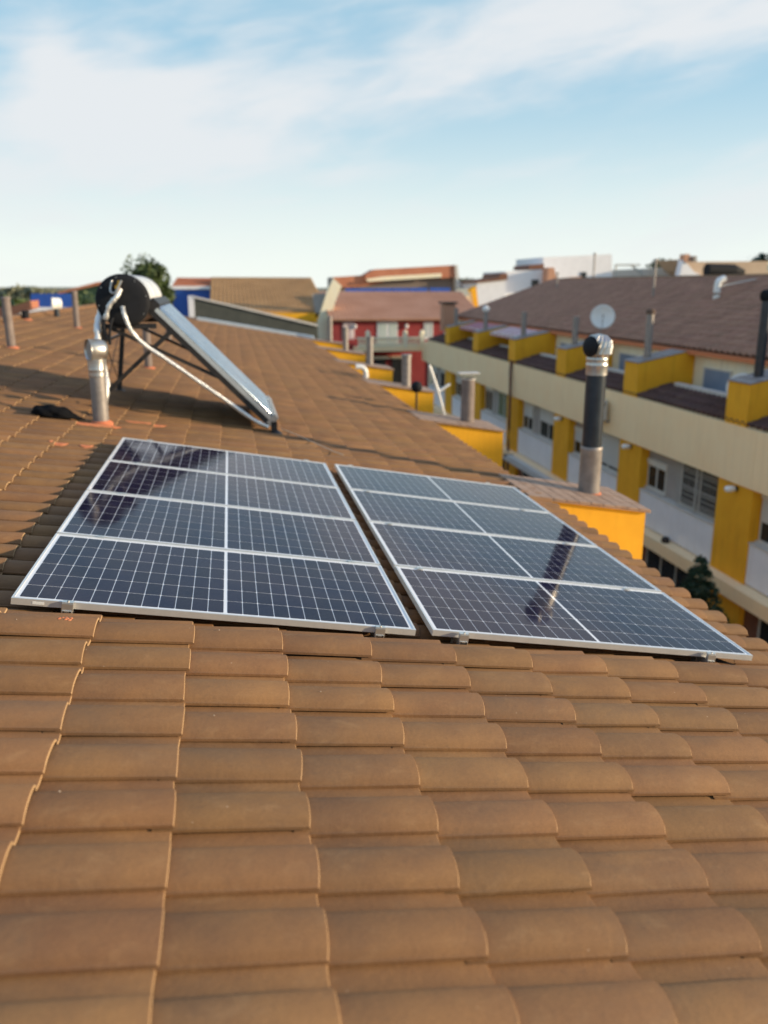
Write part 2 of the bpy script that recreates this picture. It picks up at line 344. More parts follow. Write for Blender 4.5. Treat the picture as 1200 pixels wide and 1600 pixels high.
# ------------------------------------------------------------------ our terraced row with its clay roof
row = empty('terraced_row', (4.6, 14, GZ), label='long terraced row whose brown clay roof carries the solar panels, yellow blocks along its eave', cat='building')
ROWLOC = Vector(row.location)
def pr_(mb, name, m_, parent=row, **k):
    o = mb.obj(name, m_, parent, **k); o.matrix_parent_inverse = Matrix.Translation(-ROWLOC); return o
V0, V1 = -4.9, 33.3
UE = 4.775       # nose of the lowest course
N0, NF, VS = -.148, .143, -.50     # tile beds of the main field and of the raised near field, and where the step is
def slab(u0, u1, n0, n1, v0, v1):
    q = [uvn(u0, 0, n0), uvn(u1, 0, n0), uvn(u1, 0, n1), uvn(u0, 0, n1)]
    return MB().prism([(a.x, a.z) for a in q], v0, v1)
pr_(slab(-4.45, UE - .06, N0 - .2, N0 - .004, VS, V1 + 3), 'roof_deck', M_UNDER)
pr_(slab(-4.45, UE - .06, N0 - .2, NF - .004, V0, VS - .002), 'roof_deck', M_UNDER)
RX, RZ = uvn(-4.45, 0, N0).x, uvn(-4.45, 0, N0).z
pr_(MB().prism([(RX, RZ - .2), (RX, RZ - .004), (RX - 9, RZ - 9 * math.tan(TH) - .004), (RX - 9, RZ - 9 * math.tan(TH) - .2)], V0, V1 + 3), 'roof_deck', M_UNDER)
pr_(MB().box(-13, 4.45, V0 + .3, V1 + 2.8, GZ, -1.35), 'wall', M_CREAM)
pr_(MB().prism([(-13, -1.35), (4.4, -1.35), (4.4, -1.15), (-4.4, .35), (-12.9, -1.0)], V0 + .35, V1 + 2.7), 'wall', M_CREAM)

cells = []
for i in range(-10, 14):                                # main field, courses counted down the slope
    u = -.207 + i * PU if i < 13 else UE
    for j in range(-5, 140):
        v = .871 + .011 + j * PV
        if VS + .01 < v < V1 - PV: cells.append((u, v, i, j, N0))
for i in range(-13, 11):                                # raised near field
    u = min(.892 + i * .396, UE)
    for j in range(0, 18):
        cells.append((u, -.745 + .011 - j * PV, i, -1000 - j, NF))
def covered(u, v):
    return -.4 < v + .1 < 4.0 and (0.15 < u - .2 < 4.1)
def weight(u, v, n0=0):
    q = uvn(u - .2, v + .1, n0 + .05); x, y, d = pj(q)
    if d < .3 or not (-60 < x < 1260 and 0 < y < 1720) or covered(u, v): return -1
    return 1 / d ** 2
order = sorted(cells, key=lambda c: -weight(c[0], c[1], c[4]))
single = set((c[2], c[3]) for c in order[:298] if weight(c[0], c[1], c[4]) > 0)
far = []
for u, v, i, j, n0 in cells:
    jr = Euler((rnd.gauss(0, .006), rnd.gauss(0, .005), rnd.gauss(0, .005))).to_matrix().to_4x4()
    wob = .003 * math.sin(v * 1.9 + i) + .003 * math.sin(v * .45 + i * .7)
    M = RF @ Matrix.Translation((u + rnd.gauss(0, .0035) + wob, v + rnd.gauss(0, .0015), n0 + rnd.gauss(0, .0010) + .001)) @ jr
    if (i, j) in single:
        o = new('roof_tile', TILE_VARS[rnd.randrange(4)], row); o.matrix_parent_inverse = Matrix.Translation(-ROWLOC); o.matrix_basis = M
    else: far.append(M)
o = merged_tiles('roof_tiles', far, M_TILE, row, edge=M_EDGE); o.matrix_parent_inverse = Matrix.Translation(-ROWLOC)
# the hidden slope behind the ridge
RB = Matrix(((-math.cos(TH), 0, -math.sin(TH), 0), (0, -1, 0, 0), (-math.sin(TH), 0, math.cos(TH), 0), (0, 0, 0, 1)))
back = []
for i in range(20):
    for j in range(int((V1 - V0) / PV)):
        back.append(Matrix.Translation((RX, 0, RZ)) @ RB @ Matrix.Translation((.36 + i * PU, -(V1 - .05) + j * PV, .004)))
bk = [Matrix(M) for M in back]
for M in bk: pass
o = merged_tiles('roof_tiles', [M for M in bk], M_TILE, row); o.matrix_parent_inverse = Matrix.Translation(-ROWLOC)
# ridge tiles
rv, rf = [], []
rt = MB(); nseg = 8
pts = []
for a in range(nseg + 1):
    t = PI * a / nseg; pts.append((.15 * math.cos(t), .09 * math.sin(t)))
prof = pts + [(x * .88, z * .85) for x, z in reversed(pts)]
rt.prism(prof, 0, .44)
me_ridge = rt.mesh('ridge_tile', M_TILE); finish(me_ridge)
for k in range(int((V1 - V0) / .4)):
    o = new('ridge_tile', me_ridge, row); o.matrix_parent_inverse = Matrix.Translation(-ROWLOC)
    o.matrix_basis = Matrix.Translation((RX + .01, V0 + .4 * k, RZ + .05 + rnd.gauss(0, .002))) @ Matrix.Rotation(.014, 4, 'X')
# far verge: flashing, the neighbouring roof strip and its dark party wall
pr_(MB().prism([(uvn(-.35, 0, -.1).x, uvn(-.35, 0, .03).z), (uvn(5.1, 0, -.1).x, uvn(5.1, 0, .03).z), (uvn(5.1, 0, -.2).x, uvn(5.1, 0, -.3).z), (uvn(-.35, 0, -.2).x, uvn(-.35, 0, -.3).z)], 33.05, 33.75), 'verge_flashing', M_FLASH, label='pale metal flashing strip across the far end of the roof')
a, b = at(303, 466, 36.6), at(487, 507, 36.6)
pw = MB().prism([(a[0], a[2]), (b[0], b[2]), (b[0] + .3, b[2] - .1), (b[0] + .6, -9), (a[0], -2)], 36.6, 36.9)
pr_(pw, 'party_wall', M_GREENM, label='dark grey green sheet-clad party wall at the far end')
pr_(MB().prism([(a[0], a[2] + .10), (b[0] + .3, b[2]), (b[0] + .3, b[2] - .1), (a[0], a[2] + .02)], 36.5, 37.0), 'wall_coping', M_STONE)
pr_(MB().box(a[0] - .28, a[0], 36.55, 36.95, -.8, a[2] + .12), 'wall_end_post', M_WHITEW)
# gutter-side fascia under the eave tiles
pr_(MB().box(4.45, 4.62, V0 + .3, V1 + 2.8, -1.35, -1.14), 'eave_board', M_STONE)

# yellow blocks at every house boundary
HP = 5.55
BS = -.165                                   # the block tops fall gently away from the roof
BY = (4.33, 9.70, 15.25, 20.95, 26.8, 32.1)
def bz_(x): return -.845 + BS * (x - 4.45)
def block(k):
    y0 = BY[k] if k >= 0 else 4.33 - HP; D_ = 1.0; X1 = 5.98 + .10 * max(k, 0)
    lb_ = ['nearest the camera, with the tall dark flue', 'second along the eave', 'third along the eave', 'fourth along the eave', 'fifth along the eave', 'sixth along the eave, by the far verge']
    b = pr_(MB().prism([(4.452, GZ), (X1, GZ), (X1, bz_(5.98) - .045), (4.452, bz_(4.452) - .045)], y0, y0 + D_), 'chimney_block', M_YEL, label='yellow rendered chimney block %s' % lb_[k] if k >= 0 else None)
    bed = MB().prism([(4.44, bz_(4.44) - .044), (X1 + .04, bz_(6.02) - .044), (X1 + .04, bz_(6.02) - .026), (4.44, bz_(4.44) - .026)], y0 - .05, y0 + D_ + .05).obj('coping_bed', M_PAVER, b)
    me = MB().box(0, .150, 0, .27, 0, .022).mesh('coping_tile', M_PAVER, bevel=.003)
    for ix in range(10 if k < 3 else 12):
        for iy in range(4):
            x = 4.45 + ix * .157
            t = new('coping_tile', me, b); t.location = (x + rnd.gauss(0, .001), y0 - .06 + iy * .279 + rnd.gauss(0, .001), bz_(x) - .024 + rnd.gauss(0, .001)); t.rotation_euler = (0, math.atan(-BS), 0)
    return b
for k in range(-1, 6): block(k)
row.children
# ------------------------------------------------------------------ solar panels
PW, PD, PG = 2.108, 1.048, .02
FH = .035
mt = bpy.data.materials.new('solar cell'); mt.use_nodes = True; t = mt.node_tree; p = t.nodes['Principled BSDF']
g = t.nodes.new('ShaderNodeTexCoord'); sxx = t.nodes.new('ShaderNodeSeparateXYZ'); t.links.new(g.outputs['Object'], sxx.inputs[0])
def tm(op, a, b=0.0):
    n = t.nodes.new('ShaderNodeMath'); n.operation = op
    for i, v in enumerate((a, b)):
        if isinstance(v, (int, float)): n.inputs[i].default_value = v
        else: t.links.new(v, n.inputs[i])
    return n.outputs[0]
fr = tm('FRACT', tm('MULTIPLY', sxx.outputs[1], 9 / .166)); bus = tm('LESS_THAN', tm('ABSOLUTE', tm('SUBTRACT', fr, .5)), .035)
oi = t.nodes.new('ShaderNodeObjectInfo')
mx = t.nodes.new('ShaderNodeMix'); mx.data_type = 'RGBA'; mx.inputs[6].default_value = (.007, .005, .024, 1); mx.inputs[7].default_value = (.011, .009, .036, 1); t.links.new(oi.outputs['Random'], mx.inputs[0])
mx2 = t.nodes.new('ShaderNodeMix'); mx2.data_type = 'RGBA'; mx2.inputs[7].default_value = (.16, .17, .2, 1); t.links.new(tm('MULTIPLY', bus, .5), mx2.inputs[0]); t.links.new(mx.outputs[2], mx2.inputs[6])
gp = t.nodes.new('ShaderNodeNewGeometry'); nd = t.nodes.new('ShaderNodeTexNoise'); nd.inputs['Scale'].default_value = 3.2; nd.inputs['Detail'].default_value = 9; nd.inputs['Roughness'].default_value = .68; t.links.new(gp.outputs['Position'], nd.inputs['Vector'])
rd = t.nodes.new('ShaderNodeMapRange'); rd.inputs[1].default_value = .42; rd.inputs[2].default_value = .78; rd.inputs[4].default_value = .16; t.links.new(nd.outputs[0], rd.inputs[0])
mx3 = t.nodes.new('ShaderNodeMix'); mx3.data_type = 'RGBA'; mx3.inputs[7].default_value = (.13, .11, .09, 1); t.links.new(rd.outputs[0], mx3.inputs[0]); t.links.new(mx2.outputs[2], mx3.inputs[6])
rr = t.nodes.new('ShaderNodeMapRange'); rr.inputs[1].default_value = .35; rr.inputs[2].default_value = .75; rr.inputs[3].default_value = .03; rr.inputs[4].default_value = .14; t.links.new(nd.outputs[0], rr.inputs[0]); t.links.new(rr.outputs[0], p.inputs['Coat Roughness'])
t.links.new(mx3.outputs[2], p.inputs['Base Color'])
p.inputs['Roughness'].default_value = .5; p.inputs['Specular IOR Level'].default_value = .0
p.inputs['Coat Weight'].default_value = 1; p.inputs['Coat Roughness'].default_value = .05; p.inputs['Coat IOR'].default_value = 1.26
M_CELL = mt
M_BACK = mat('white backsheet under glass', (.80, .81, .84), (.84, .85, .88), 10, .5, coat=1, coatr=.05)
LIP, MAR, CG = .012, .018, .0036
ncx, ncy = 12, 6
cw = (PW / 2 - LIP - MAR - .008) / ncx; ch = (PD - 2 * (LIP + MAR)) / ncy
def cell_mesh():
    w_, h_, c_ = cw - CG, ch - CG, .0045
    pts = [(c_, 0), (w_ - c_, 0), (w_, c_), (w_, h_ - c_), (w_ - c_, h_), (c_, h_), (0, h_ - c_), (0, c_)]
    return MB().add([(x, y, 0) for x, y in pts], [tuple(range(8))]).mesh('solar_cell', M_CELL)
me_cell = cell_mesh()
fmb = MB()
fmb.box(0, PW, 0, LIP, -FH, 0); fmb.box(0, PW, PD - LIP, PD, -FH, 0)
fmb.box(0, LIP, LIP, PD - LIP, -FH, 0); fmb.box(PW - LIP, PW, LIP, PD - LIP, -FH, 0)
me_frame = fmb.mesh('frame', M_ALUL)
me_backsheet = MB().box(LIP, PW - LIP, LIP, PD - LIP, -.009, -.004).mesh('backsheet', M_BACK)
def panel():
    r = empty('solar_module')
    new('frame', me_frame, r); new('backsheet', me_backsheet, r)
    for sx_ in range(2):
        for i in range(ncx):
            for j in range(ncy):
                x = (LIP + MAR if sx_ == 0 else PW / 2 + .008) + i * cw + CG / 2
                new('solar_cell', me_cell, r, loc=(x, LIP + MAR + j * ch + CG / 2, -.0034))
    return r
P0 = None
lab = [['first solar panel of the left array, its front edge nearest the camera', 'second solar panel from the front of the left array', 'third solar panel from the front of the left array, reflecting the dark tank', 'rearmost solar panel of the left array, closest to the water heater'],
       ['front solar panel of the right array, nearest the camera at the eave', 'second solar panel from the front of the right array', 'third solar panel from the front of the right array', 'rearmost solar panel of the right array, bright with blue sky']]
for a in range(2):
    for k in range(4):
        pn = panel() if P0 is None else copy_tree(P0)
        if P0 is None: P0 = pn
        u = a * (PW + .105); v = k * (PD + PG) + (.02 if a else 0)
        pn.matrix_world = RF @ Matrix.Translation((u, v, 0)); tag(pn, lab[a][k], 'solar panel', 'solar panels on the roof')
me_label = MB().box(.10, .155, -.0015, 0, -.026, -.012).mesh('rating_label', M_WHITEP)
lb = new('rating_label', me_label, P0)
rl = ['under the left side of the left array', 'under the right side of the left array', 'under the left side of the right array', 'under the right side of the right array']
for n_, u in enumerate((.27, 1.90, 2.39, 4.0)):
    r = empty('mounting_rail', label='aluminium mounting rail with front clamp ' + rl[n_], cat='rail', group='mounting rails')
    r.matrix_world = RF @ Matrix.Translation((u, 0, 0))
    L_ = 4 * PD + 3 * PG
    MB().box(-.02, .02, -.03, L_ + .06, -FH - .042, -FH - .002).box(-.012, .012, -.031, -.0302, -FH - .036, -FH - .008, 1).obj('rail', (M_ALU, M_BLACK), r)
    # end clamp: top lip, body, foot and bolt
    for yy, sg in ((0, 1), (L_ + (.02 if u > 2.2 else 0), -1)):
        c = MB().box(-.028, .028, min(-.022 * sg, .008 * sg), max(-.022 * sg, .008 * sg), .001, .007)
        c.box(-.028, .028, min(-.024 * sg, -.003 * sg), max(-.024 * sg, -.003 * sg), -.050, .001)
        c.box(-.024, -.012, min(-.03 * sg, -.003 * sg), max(-.03 * sg, -.003 * sg), -.066, -.036).box(.010, .024, min(-.03 * sg, -.003 * sg), max(-.03 * sg, -.003 * sg), -.066, -.036)
        o = c.obj('end_clamp', M_ALU, r, bevel=.0015, loc=(0, yy, 0))
        MB().lathe([(.006, .007), (.006, .013)], n=8, c=(0, -.010 * sg, 0)).obj('bolt', M_STEEL, o)
    for kk in range(1, 4):
        MB().box(-.022, .022, -.018, .018, .0008, .005).box(-.006, .006, -.006, .006, .005, .010).obj('middle_clamp', M_ALU, r, bevel=.001, loc=(0, kk * (PD + PG) - .01, 0))
    for kk in range(5):
        MB().box(-.015, .015, -.02, .02, -.155, -FH - .043).obj('roof_hook', M_GALV, r, loc=(0, .12 + kk * .98, 0))
# black conduit leaving the right array
def rp(u, v, n): return uvn(u, v, n)
MB().tube([rp(3.7, .30, -.075), rp(4.02, .16, -.075), rp(4.22, .02, -.085), rp(4.45, -.12, -.09), rp(4.72, -.25, -.10), rp(4.9, -.33, -.2)], .014, 8).obj('conduit', M_BLACK, label='black conduit coming out from under the right array corner', cat='cable')

# ------------------------------------------------------------------ solar water heater
wh = empty('solar_water_heater', (.3, 7.2, -.15), label='solar water heater with white tank, black end cap and sloping tube collector', cat='water heater')
def whp(mb, name, m_, parent=None, **k):
    o = mb.obj(name, m_, parent or wh, **k)
    if parent is None: o.matrix_parent_inverse = Matrix.Translation(-Vector(wh.location))
    return o
TX, TZ, TY0, TY1, TR = -.15, 1.33, 6.2, 8.15, .315
RY = Matrix.Rotation(-PI / 2, 4, 'X')       # local z -> world +y
def cyl(y0, y1, r, c=(TX, TZ), n=40, extra=None):
    pr = extra or [(r, 0), (r, y1 - y0)]
    return MB().lathe(pr, c=(c[0], y0, c[1]), n=n, M=RY)
tank = whp(MB().lathe([(TR, .03), (TR, TY1 - TY0 - .03)], c=(TX, TY0, TZ), n=44, M=RY), 'tank', M_WHITEP)
for sg, y in ((1, TY0), (-1, TY1)):
    pr = [(TR - .03, -.012 * 1), (TR + .004, .0), (TR + .006, .045)]
    mbb = MB().lathe([(.02, -.03), (TR * .5, -.025), (TR - .05, -.015), (TR - .004, 0), (TR + .006, .02), (TR + .006, .05)], c=(TX, y, TZ), n=44, M=RY if sg == 1 else Matrix.Rotation(PI / 2, 4, 'X'))
    o = whp(mbb, 'end_cap', M_BLACK)
for yb in (TY0 + .35, TY0 + 1.0, TY1 - .35):
    whp(MB().lathe([(TR + .001, 0), (TR + .005, .004), (TR + .005, .036), (TR + .001, .04)], c=(TX, yb, TZ), n=44, M=RY, cap=False), 'tank_band', M_STEEL)
for q_ in range(8):
    a_ = q_ * PI / 4 + .2; whp(MB().lathe([(.009, 0), (.007, .012)], n=6, c=(TX + (TR - .03) * math.cos(a_), TY0 - .002, TZ + (TR - .03) * math.sin(a_)), M=Matrix.Rotation(PI / 2, 4, 'X')), 'cap_screw', M_STEEL)
# clutter on the near cap: valve, brass tee
whp(MB().bar((TX - .04, TY0 - .10, TZ + .16), (TX - .04, TY0 - .01, TZ + .16), .028, 10).bar((TX - .04, TY0 - .09, TZ + .13), (TX - .01, TY0 - .09, TZ + .24), .018, 8), 'brass_valve', mat('brass', (.6, .33, .06), None, 5, .35, .9))
# pipes in foil insulation
whp(MB().tube([(TX - .10, TY0 - .06, TZ + .24), (TX - .12, TY0 - .10, TZ + .12), (TX - .06, TY0 - .14, TZ + .10), (TX + .02, TY0 - .12, TZ + .24)], .012, 8), 'safety_pipe', M_STEEL)
whp(MB().tube([(TX - .01, TY0 - .06, TZ + .14), (TX - .05, TY0 - .13, TZ + .05), (TX - .14, TY0 - .13, TZ - .05), (TX - .19, TY0 - .10, TZ - .18), (TX - .21, TY0 - .05, TZ - .22)], .029, 10, jit=.22), 'insulated_pipe', M_FOIL)
whp(MB().tube([at(160, 478, 6.32), at(153, 505, 6.2), at(153, 525, 6.1), at(155, 548, 6.05), at(162, 572, 6.0), at(166, 598, 5.9), at(164, 630, 5.8), at(160, 664, 5.7)], .04, 10, jit=.18), 'insulated_pipe', M_FOIL)
whp(MB().tube([(TX - .21, TY0 - .06, TZ - .16), (TX - .23, TY0 - .1, TZ - .32), (TX - .19, TY0 - .12, TZ - .46)], .026, 8, jit=.1).tube([(TX - .12, TY0 - .09, TZ - .2), (TX - .16, TY0 - .12, TZ - .35), (TX - .17, TY0 - .12, TZ - .52)], .018, 8), 'black_hose', M_BLACK)
whp(MB().tube([(TX + .0, TY0 - .04, TZ - .08), (TX + .02, TY0 - .10, TZ - .16), (TX + .08, TY0 - .10, TZ - .34), (TX + .22, TY0 - .08, TZ - .52), (.32, TY0 - .05, .62), (.66, TY0 - .03, .36), (1.05, TY0 - .0, .06), (1.36, TY0 + .0, -.18), (1.56, TY0 + .05, -.30)], .027, 10, jit=.14), 'insulated_pipe', M_FOIL)
# collector: plane from the tank down to the roof
A0, B0 = Vector((.16, 0, 1.30)), Vector((1.63, 0, -.22))
d = (B0 - A0).normalized(); nn = Vector((-d.z, 0, d.x))     # upward normal
if nn.z < 0: nn = -nn
CY0, CY1 = 6.27, 8.12
def cp_(s, y, h): q = A0 + d * s + nn * h; return (q.x, y, q.z)
LC = (B0 - A0).length
def cbox(s0, s1, y0, y1, h0, h1, mi=0, mb=None):
    mb = mb or MB(); v = [cp_(s, y, h) for s in (s0, s1) for y in (y0, y1) for h in (h0, h1)]
    return mb.add(v, [(0, 1, 3, 2), (4, 6, 7, 5), (0, 4, 5, 1), (2, 3, 7, 6), (0, 2, 6, 4), (1, 5, 7, 3)], mi)
whp(cbox(.05, LC, CY0 + .012, CY1 - .012, -.035, -.02), 'backing_sheet', M_BLACKM)
for y0 in (CY0, CY1 - .05):
    whp(cbox(.0, LC, y0, y0 + .035, -.03, .022), 'side_rail', M_ALU)
    whp(cbox(.0, LC, y0 - .002, y0 + .048, -.10, -.032), 'support_bar', M_BLACKM)
whp(cbox(-.02, .10, CY0 - .01, CY1 + .01, -.06, .075), 'top_header', M_BLACKM, bevel=.008)
whp(cbox(LC - .05, LC + .03, CY0 - .01, CY1 + .01, -.08, .075), 'bottom_tray', M_STEEL, bevel=.006)
M_TUBE = mat('evacuated tube glass', (.36, .42, .48), (.46, .52, .58), 3, .14, .75, coat=1)
me_t = MB().lathe([(.0, 0), (.035, .02), (.037, .05), (.037, LC - .18), (.02, LC - .15)], n=14).mesh('glass_tube', M_TUBE)
qrot = d.to_track_quat('Z', 'Y')
for k in range(16):
    o = new('glass_tube', me_t, wh); o.matrix_parent_inverse = Matrix.Translation(-Vector(wh.location))
    o.matrix_basis = Matrix.Translation(cp_(.09, CY0 + .11 + k * .108, .024)) @ qrot.to_matrix().to_4x4()
# frame
for yf, nm in ((CY0 + .02, 0), (CY1 - .02, 1)):
    bz = uvn(-.53, yf, -.10).z; cx = -.53 if nm else -.50
    whp(MB().bar((cx, yf, bz), (-.40, yf, TZ - .30), 0, flat=(0.061, 0.061)), 'rear_leg', M_BLACKM)
    whp(MB().bar((cx - .02, yf, .12), (.42, yf, .98), 0, flat=(0.061, 0.054)), 'diagonal_brace', M_BLACKM)
    whp(MB().bar((-.34, yf + .03, TZ - .33), (.95, yf + .03, .36), 0, flat=(0.047, 0.041)), 'cross_brace', M_BLACKM)
    whp(MB().bar((-.44, yf, TZ - .31), (.22, yf, TZ - .31), 0, flat=(0.061, 0.061)), 'tank_saddle', M_BLACKM)
    whp(MB().lathe([(.09, 0), (.07, .012), (.03, .035)], c=(cx, yf, bz - .01), n=12), 'foot', M_BLACKM)
    fz = uvn(1.62, yf, -.12).z
    whp(MB().lathe([(.09, 0), (.07, .015), (.03, .045)], c=(1.66, yf, fz), n=12).box(1.60, 1.68, yf - .03, yf + .03, fz, fz + .16), 'foot', M_BLACKM)
whp(MB().bar((-.50, CY0 + .02, .05), (-.44, CY1 - .02, .95), .006, 6).bar((-.44, CY0 + .02, .95), (-.52, CY1 - .02, .10), .006, 6), 'tie_rod', M_BLACKM)
whp(MB().bar((-.42, CY0, TZ - .5), (-.42, CY1, TZ - .5), 0, flat=(.03, .03)), 'rear_beam', M_BLACKM)

MB().tube([uvn(1.78, 6.5, -.07), uvn(1.95, 6.25, -.075), uvn(2.15, 5.8, -.07), uvn(2.33, 5.42, -.07), uvn(2.46, 5.22, -.075)], .005, 6).obj('loose_wire', mat('pale wire', (.6, .5, .38), None, 3, .6), label='thin pale wire trailing over the tiles from the heater foot', cat='wire')

# ------------------------------------------------------------------ flues and vents
def cowl_turbine(mb_parent, c, r, m_=M_STEEL, dark=True):
    """spherical cowl of curved blades with a dark open side on the left"""
    x, y, z = c
    g = MB()
    prof = [(r * .62, -.9 * r), (r * .95, -.5 * r), (r, 0), (r * .92, .45 * r), (r * .6, .82 * r), (.01, .95 * r)]
    nb_ = 18; vs_ = []; n = nb_ * 2
    for q, (rr, zz) in enumerate(prof):
        for i in range(n):
            a = 2 * PI * i / n + q * .16; k = rr * (1.06 if i % 2 else .93); vs_.append((x + k * math.cos(a), y + k * math.sin(a), z + zz))
    g.add(vs_, [(j * n + i, j * n + (i + 1) % n, (j + 1) * n + (i + 1) % n, (j + 1) * n + i) for j in range(len(prof) - 1) for i in range(n)], 0, False)
    return g
def elbow_cowl(c, r, out):
    """drum-shaped hood lying on its side, open end towards `out`"""
    x, y, z = c; q = Vector(out).normalized().to_track_quat('Z', 'Y').to_matrix().to_4x4()
    g = MB().lathe([(r * .3, -r * 1.05), (r * .9, -r * .9), (r * 1.05, -r * .5), (r * 1.05, r * .62), (r * 1.1, r * .64), (r * 1.1, r * .72)], c=c, n=24, M=q, cap=False)
    g.lathe([(.001, 0), (r * .98, .0)], c=(Vector(c) + Vector(out).normalized() * r * .55), n=24, M=q, cap=False, mi=1)
    return g
V1P = empty('vent_pipe', uvn(-.36, 5.35, -.12), label='stubby vent pipe with silver drum cowl, standing nearest the left array', cat='vent pipe', group='vent pipes on the roof')
b = V1P.location
MB().lathe([(.088, -.08), (.088, .60)], n=22).obj('pipe', M_GALV, V1P)
MB().lathe([(.092, .56), (.094, .58), (.092, .60), (.092, .63), (.095, .64), (.092, .65), (.098, .74), (.098, .76)], n=22).obj('collar', M_STEEL, V1P)
elbow_cowl((0, 0, .86), .115, (-1, -.55, 0)).obj('cowl', (M_STEEL, M_GALV), V1P)
MB().lathe([(.14, -.10), (.13, .03), (.09, .06)], n=14).obj('mortar_collar', M_MORTAR, V1P)
def vent(u, v, h, r, label, m_=M_FIBRE, lean=(0, 0)):
    e = empty('vent_pipe', uvn(u, v, -.12), label=label, cat='vent pipe', group='vent pipes on the roof')
    MB().bar((0, 0, -.1), (lean[0], lean[1], h), r, 14).obj('pipe', m_, e)
    MB().lathe([(r * 1.15, 0), (r * 1.15, .04), (r * .9, .05)], n=14, c=(lean[0], lean[1], h - .01)).obj('rim', m_, e)
    MB().lathe([(r * 2.0, -.1), (r * 1.8, .02), (r * 1.1, .05)], n=12).obj('mortar_collar', M_MORTAR, e)
    return e
vent(-2.85, 11.5, .90, .075, 'brown vent pipe at the left edge with orange mortar at its foot', lean=(-.02, 0))
vent(-.42, 11.5, .80, .07, 'thin brown vent pipe seen behind the heater frame')
vent(-2.9, 18.2, .95, .075, 'tall brown vent pipe left of the black tank cap, on the upper slope')
vent(-.53, 18.3, .62, .07, 'short vent pipe behind the collector, far up the roof')
e = empty('vent_pipe', uvn(-3.96, 21, -.12), label='small silver cowled vent in front of the blue wall', cat='vent pipe', group='vent pipes on the roof')
MB().lathe([(.08, -.1), (.08, .3)], n=14).obj('pipe', M_DARKPIPE, e); elbow_cowl((0, 0, .42), .16, (-1, -.3, 0)).obj('cowl', (M_WHITEP, M_GALV), e)
vent(-4.15, 16.2, .35, .06, 'little dark vent stub near the ridge at the left edge', M_DARKPIPE)
vent(-4.2, 18.3, .22, .09, 'squat black vent beside the ridge, left of the blue wall', M_BLACK)
# orange patched tiles and mortar
def pad(name, u0, u1, v0, v1, label):
    mb = MB(); n = 9
    pts = []
    for i in range(n + 1):
        a = PI * (i / n); pts.append((v0 + (v1 - v0) * (1 - math.cos(a)) / 2, -.088 + .052 * math.sin(a) ** .8 - .035))
    vs_ = [uvn(u, y, h + rnd.uniform(0, .004)) for u in (u0, (u0 + u1) / 2, u1) for y, h in pts]
    f = [(j * (n + 1) + i, j * (n + 1) + i + 1, (j + 1) * (n + 1) + i + 1, (j + 1) * (n + 1) + i) for j in range(2) for i in range(n)]
    o = mb.add(vs_, f, 0, True).obj(name, M_TILE_OR); 
    sm = o.modifiers.new('s', 'SOLIDIFY'); sm.thickness = .006; sm.offset = 1
    return tag(o, label, 'mortar')

# big dark flue on the nearest yellow block and its neighbours
def flue(k, r, h, label, style):
    x, y, z = 5.50 + .04 * k, BY[k] + .57, -1.035
    e = empty('flue_pipe', (x, y, z), label=label, cat='flue', group='flues on the yellow blocks')
    if style == 'turbine':
        MB().lathe([(.133, 0), (.133, .55), (.137, .56), (.137, .60), (.130, .61)], n=26).obj('lower_sleeve', M_GALV, e)
        MB().lathe([(.122, .55), (.122, 1.52)], n=26).obj('pipe', M_DARKPIPE, e)
        MB().lathe([(.130, 1.50), (.130, 1.60), (.134, 1.61), (.134, 1.63), (.130, 1.64), (.130, 1.68), (.136, 1.69), (.118, 1.72)], n=26).obj('collar', M_STEEL, e)
        cowl_turbine(None, (0, 0, 1.84), .165).obj('turbine_cowl', M_STEEL, e)
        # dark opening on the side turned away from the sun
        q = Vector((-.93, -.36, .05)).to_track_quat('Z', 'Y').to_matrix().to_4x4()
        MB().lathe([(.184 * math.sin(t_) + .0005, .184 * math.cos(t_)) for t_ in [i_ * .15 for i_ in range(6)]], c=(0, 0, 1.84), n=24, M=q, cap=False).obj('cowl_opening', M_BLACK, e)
        MB().lathe([(.16, 0), (.15, .012), (.135, .02)], n=20).obj('mortar_ring', M_MORTAR, e)
    else:
        MB().lathe([(r, 0), (r, h)], n=20).obj('pipe', M_FIBRE if style == 'flat' else M_GALV, e)
        if style == 'flat':
            MB().lathe([(r * 1.1, h - .02), (r * 1.1, h)], n=20).box(-.2, .2, -.12, .12, h + .09, h + .11).bar((-.08, 0, h), (-.08, 0, h + .1), .01).bar((.08, 0, h), (.08, 0, h + .1), .01).obj('rain_cap', M_STONE, e)
        else: MB().lathe([(r * 1.15, h - .05), (r * 1.15, h + .02)], n=20).obj('rim', M_GALV, e)
    return e
flue(0, 0, 0, 'tall dark flue with silver turbine cowl on the nearest yellow block', 'turbine')
M_FIBRE2 = mat('dark fibre pipe', (.10, .075, .07), (.16, .12, .11), 8, .7)
flue(1, .13, .84, 'brown flue with flat rain cap, second block along the eave', 'flat')
flue(2, .12, .80, 'dark flue on the third yellow block', 'plain')
flue(3, .11, .90, 'grey flue on the fourth yellow block', 'plain')
flue(4, .11, .90, 'narrow flue on the fifth yellow block', 'plain')
flue(5, .11, 1.12, 'tall thin flue on the sixth block, before the party wall', 'plain')
e = empty('vent_post', (4.80, 11.4, -1.0), label='thin black post with a dark bulbous cap at the eave edge', cat='vent post')
MB().lathe([(.022, -.1), (.022, .42)], n=10).obj('post', M_BLACKM, e); MB().lathe([(.03, .40), (.10, .44), (.12, .52), (.09, .60), (.01, .63)], n=14).obj('cap', M_BLACK, e)
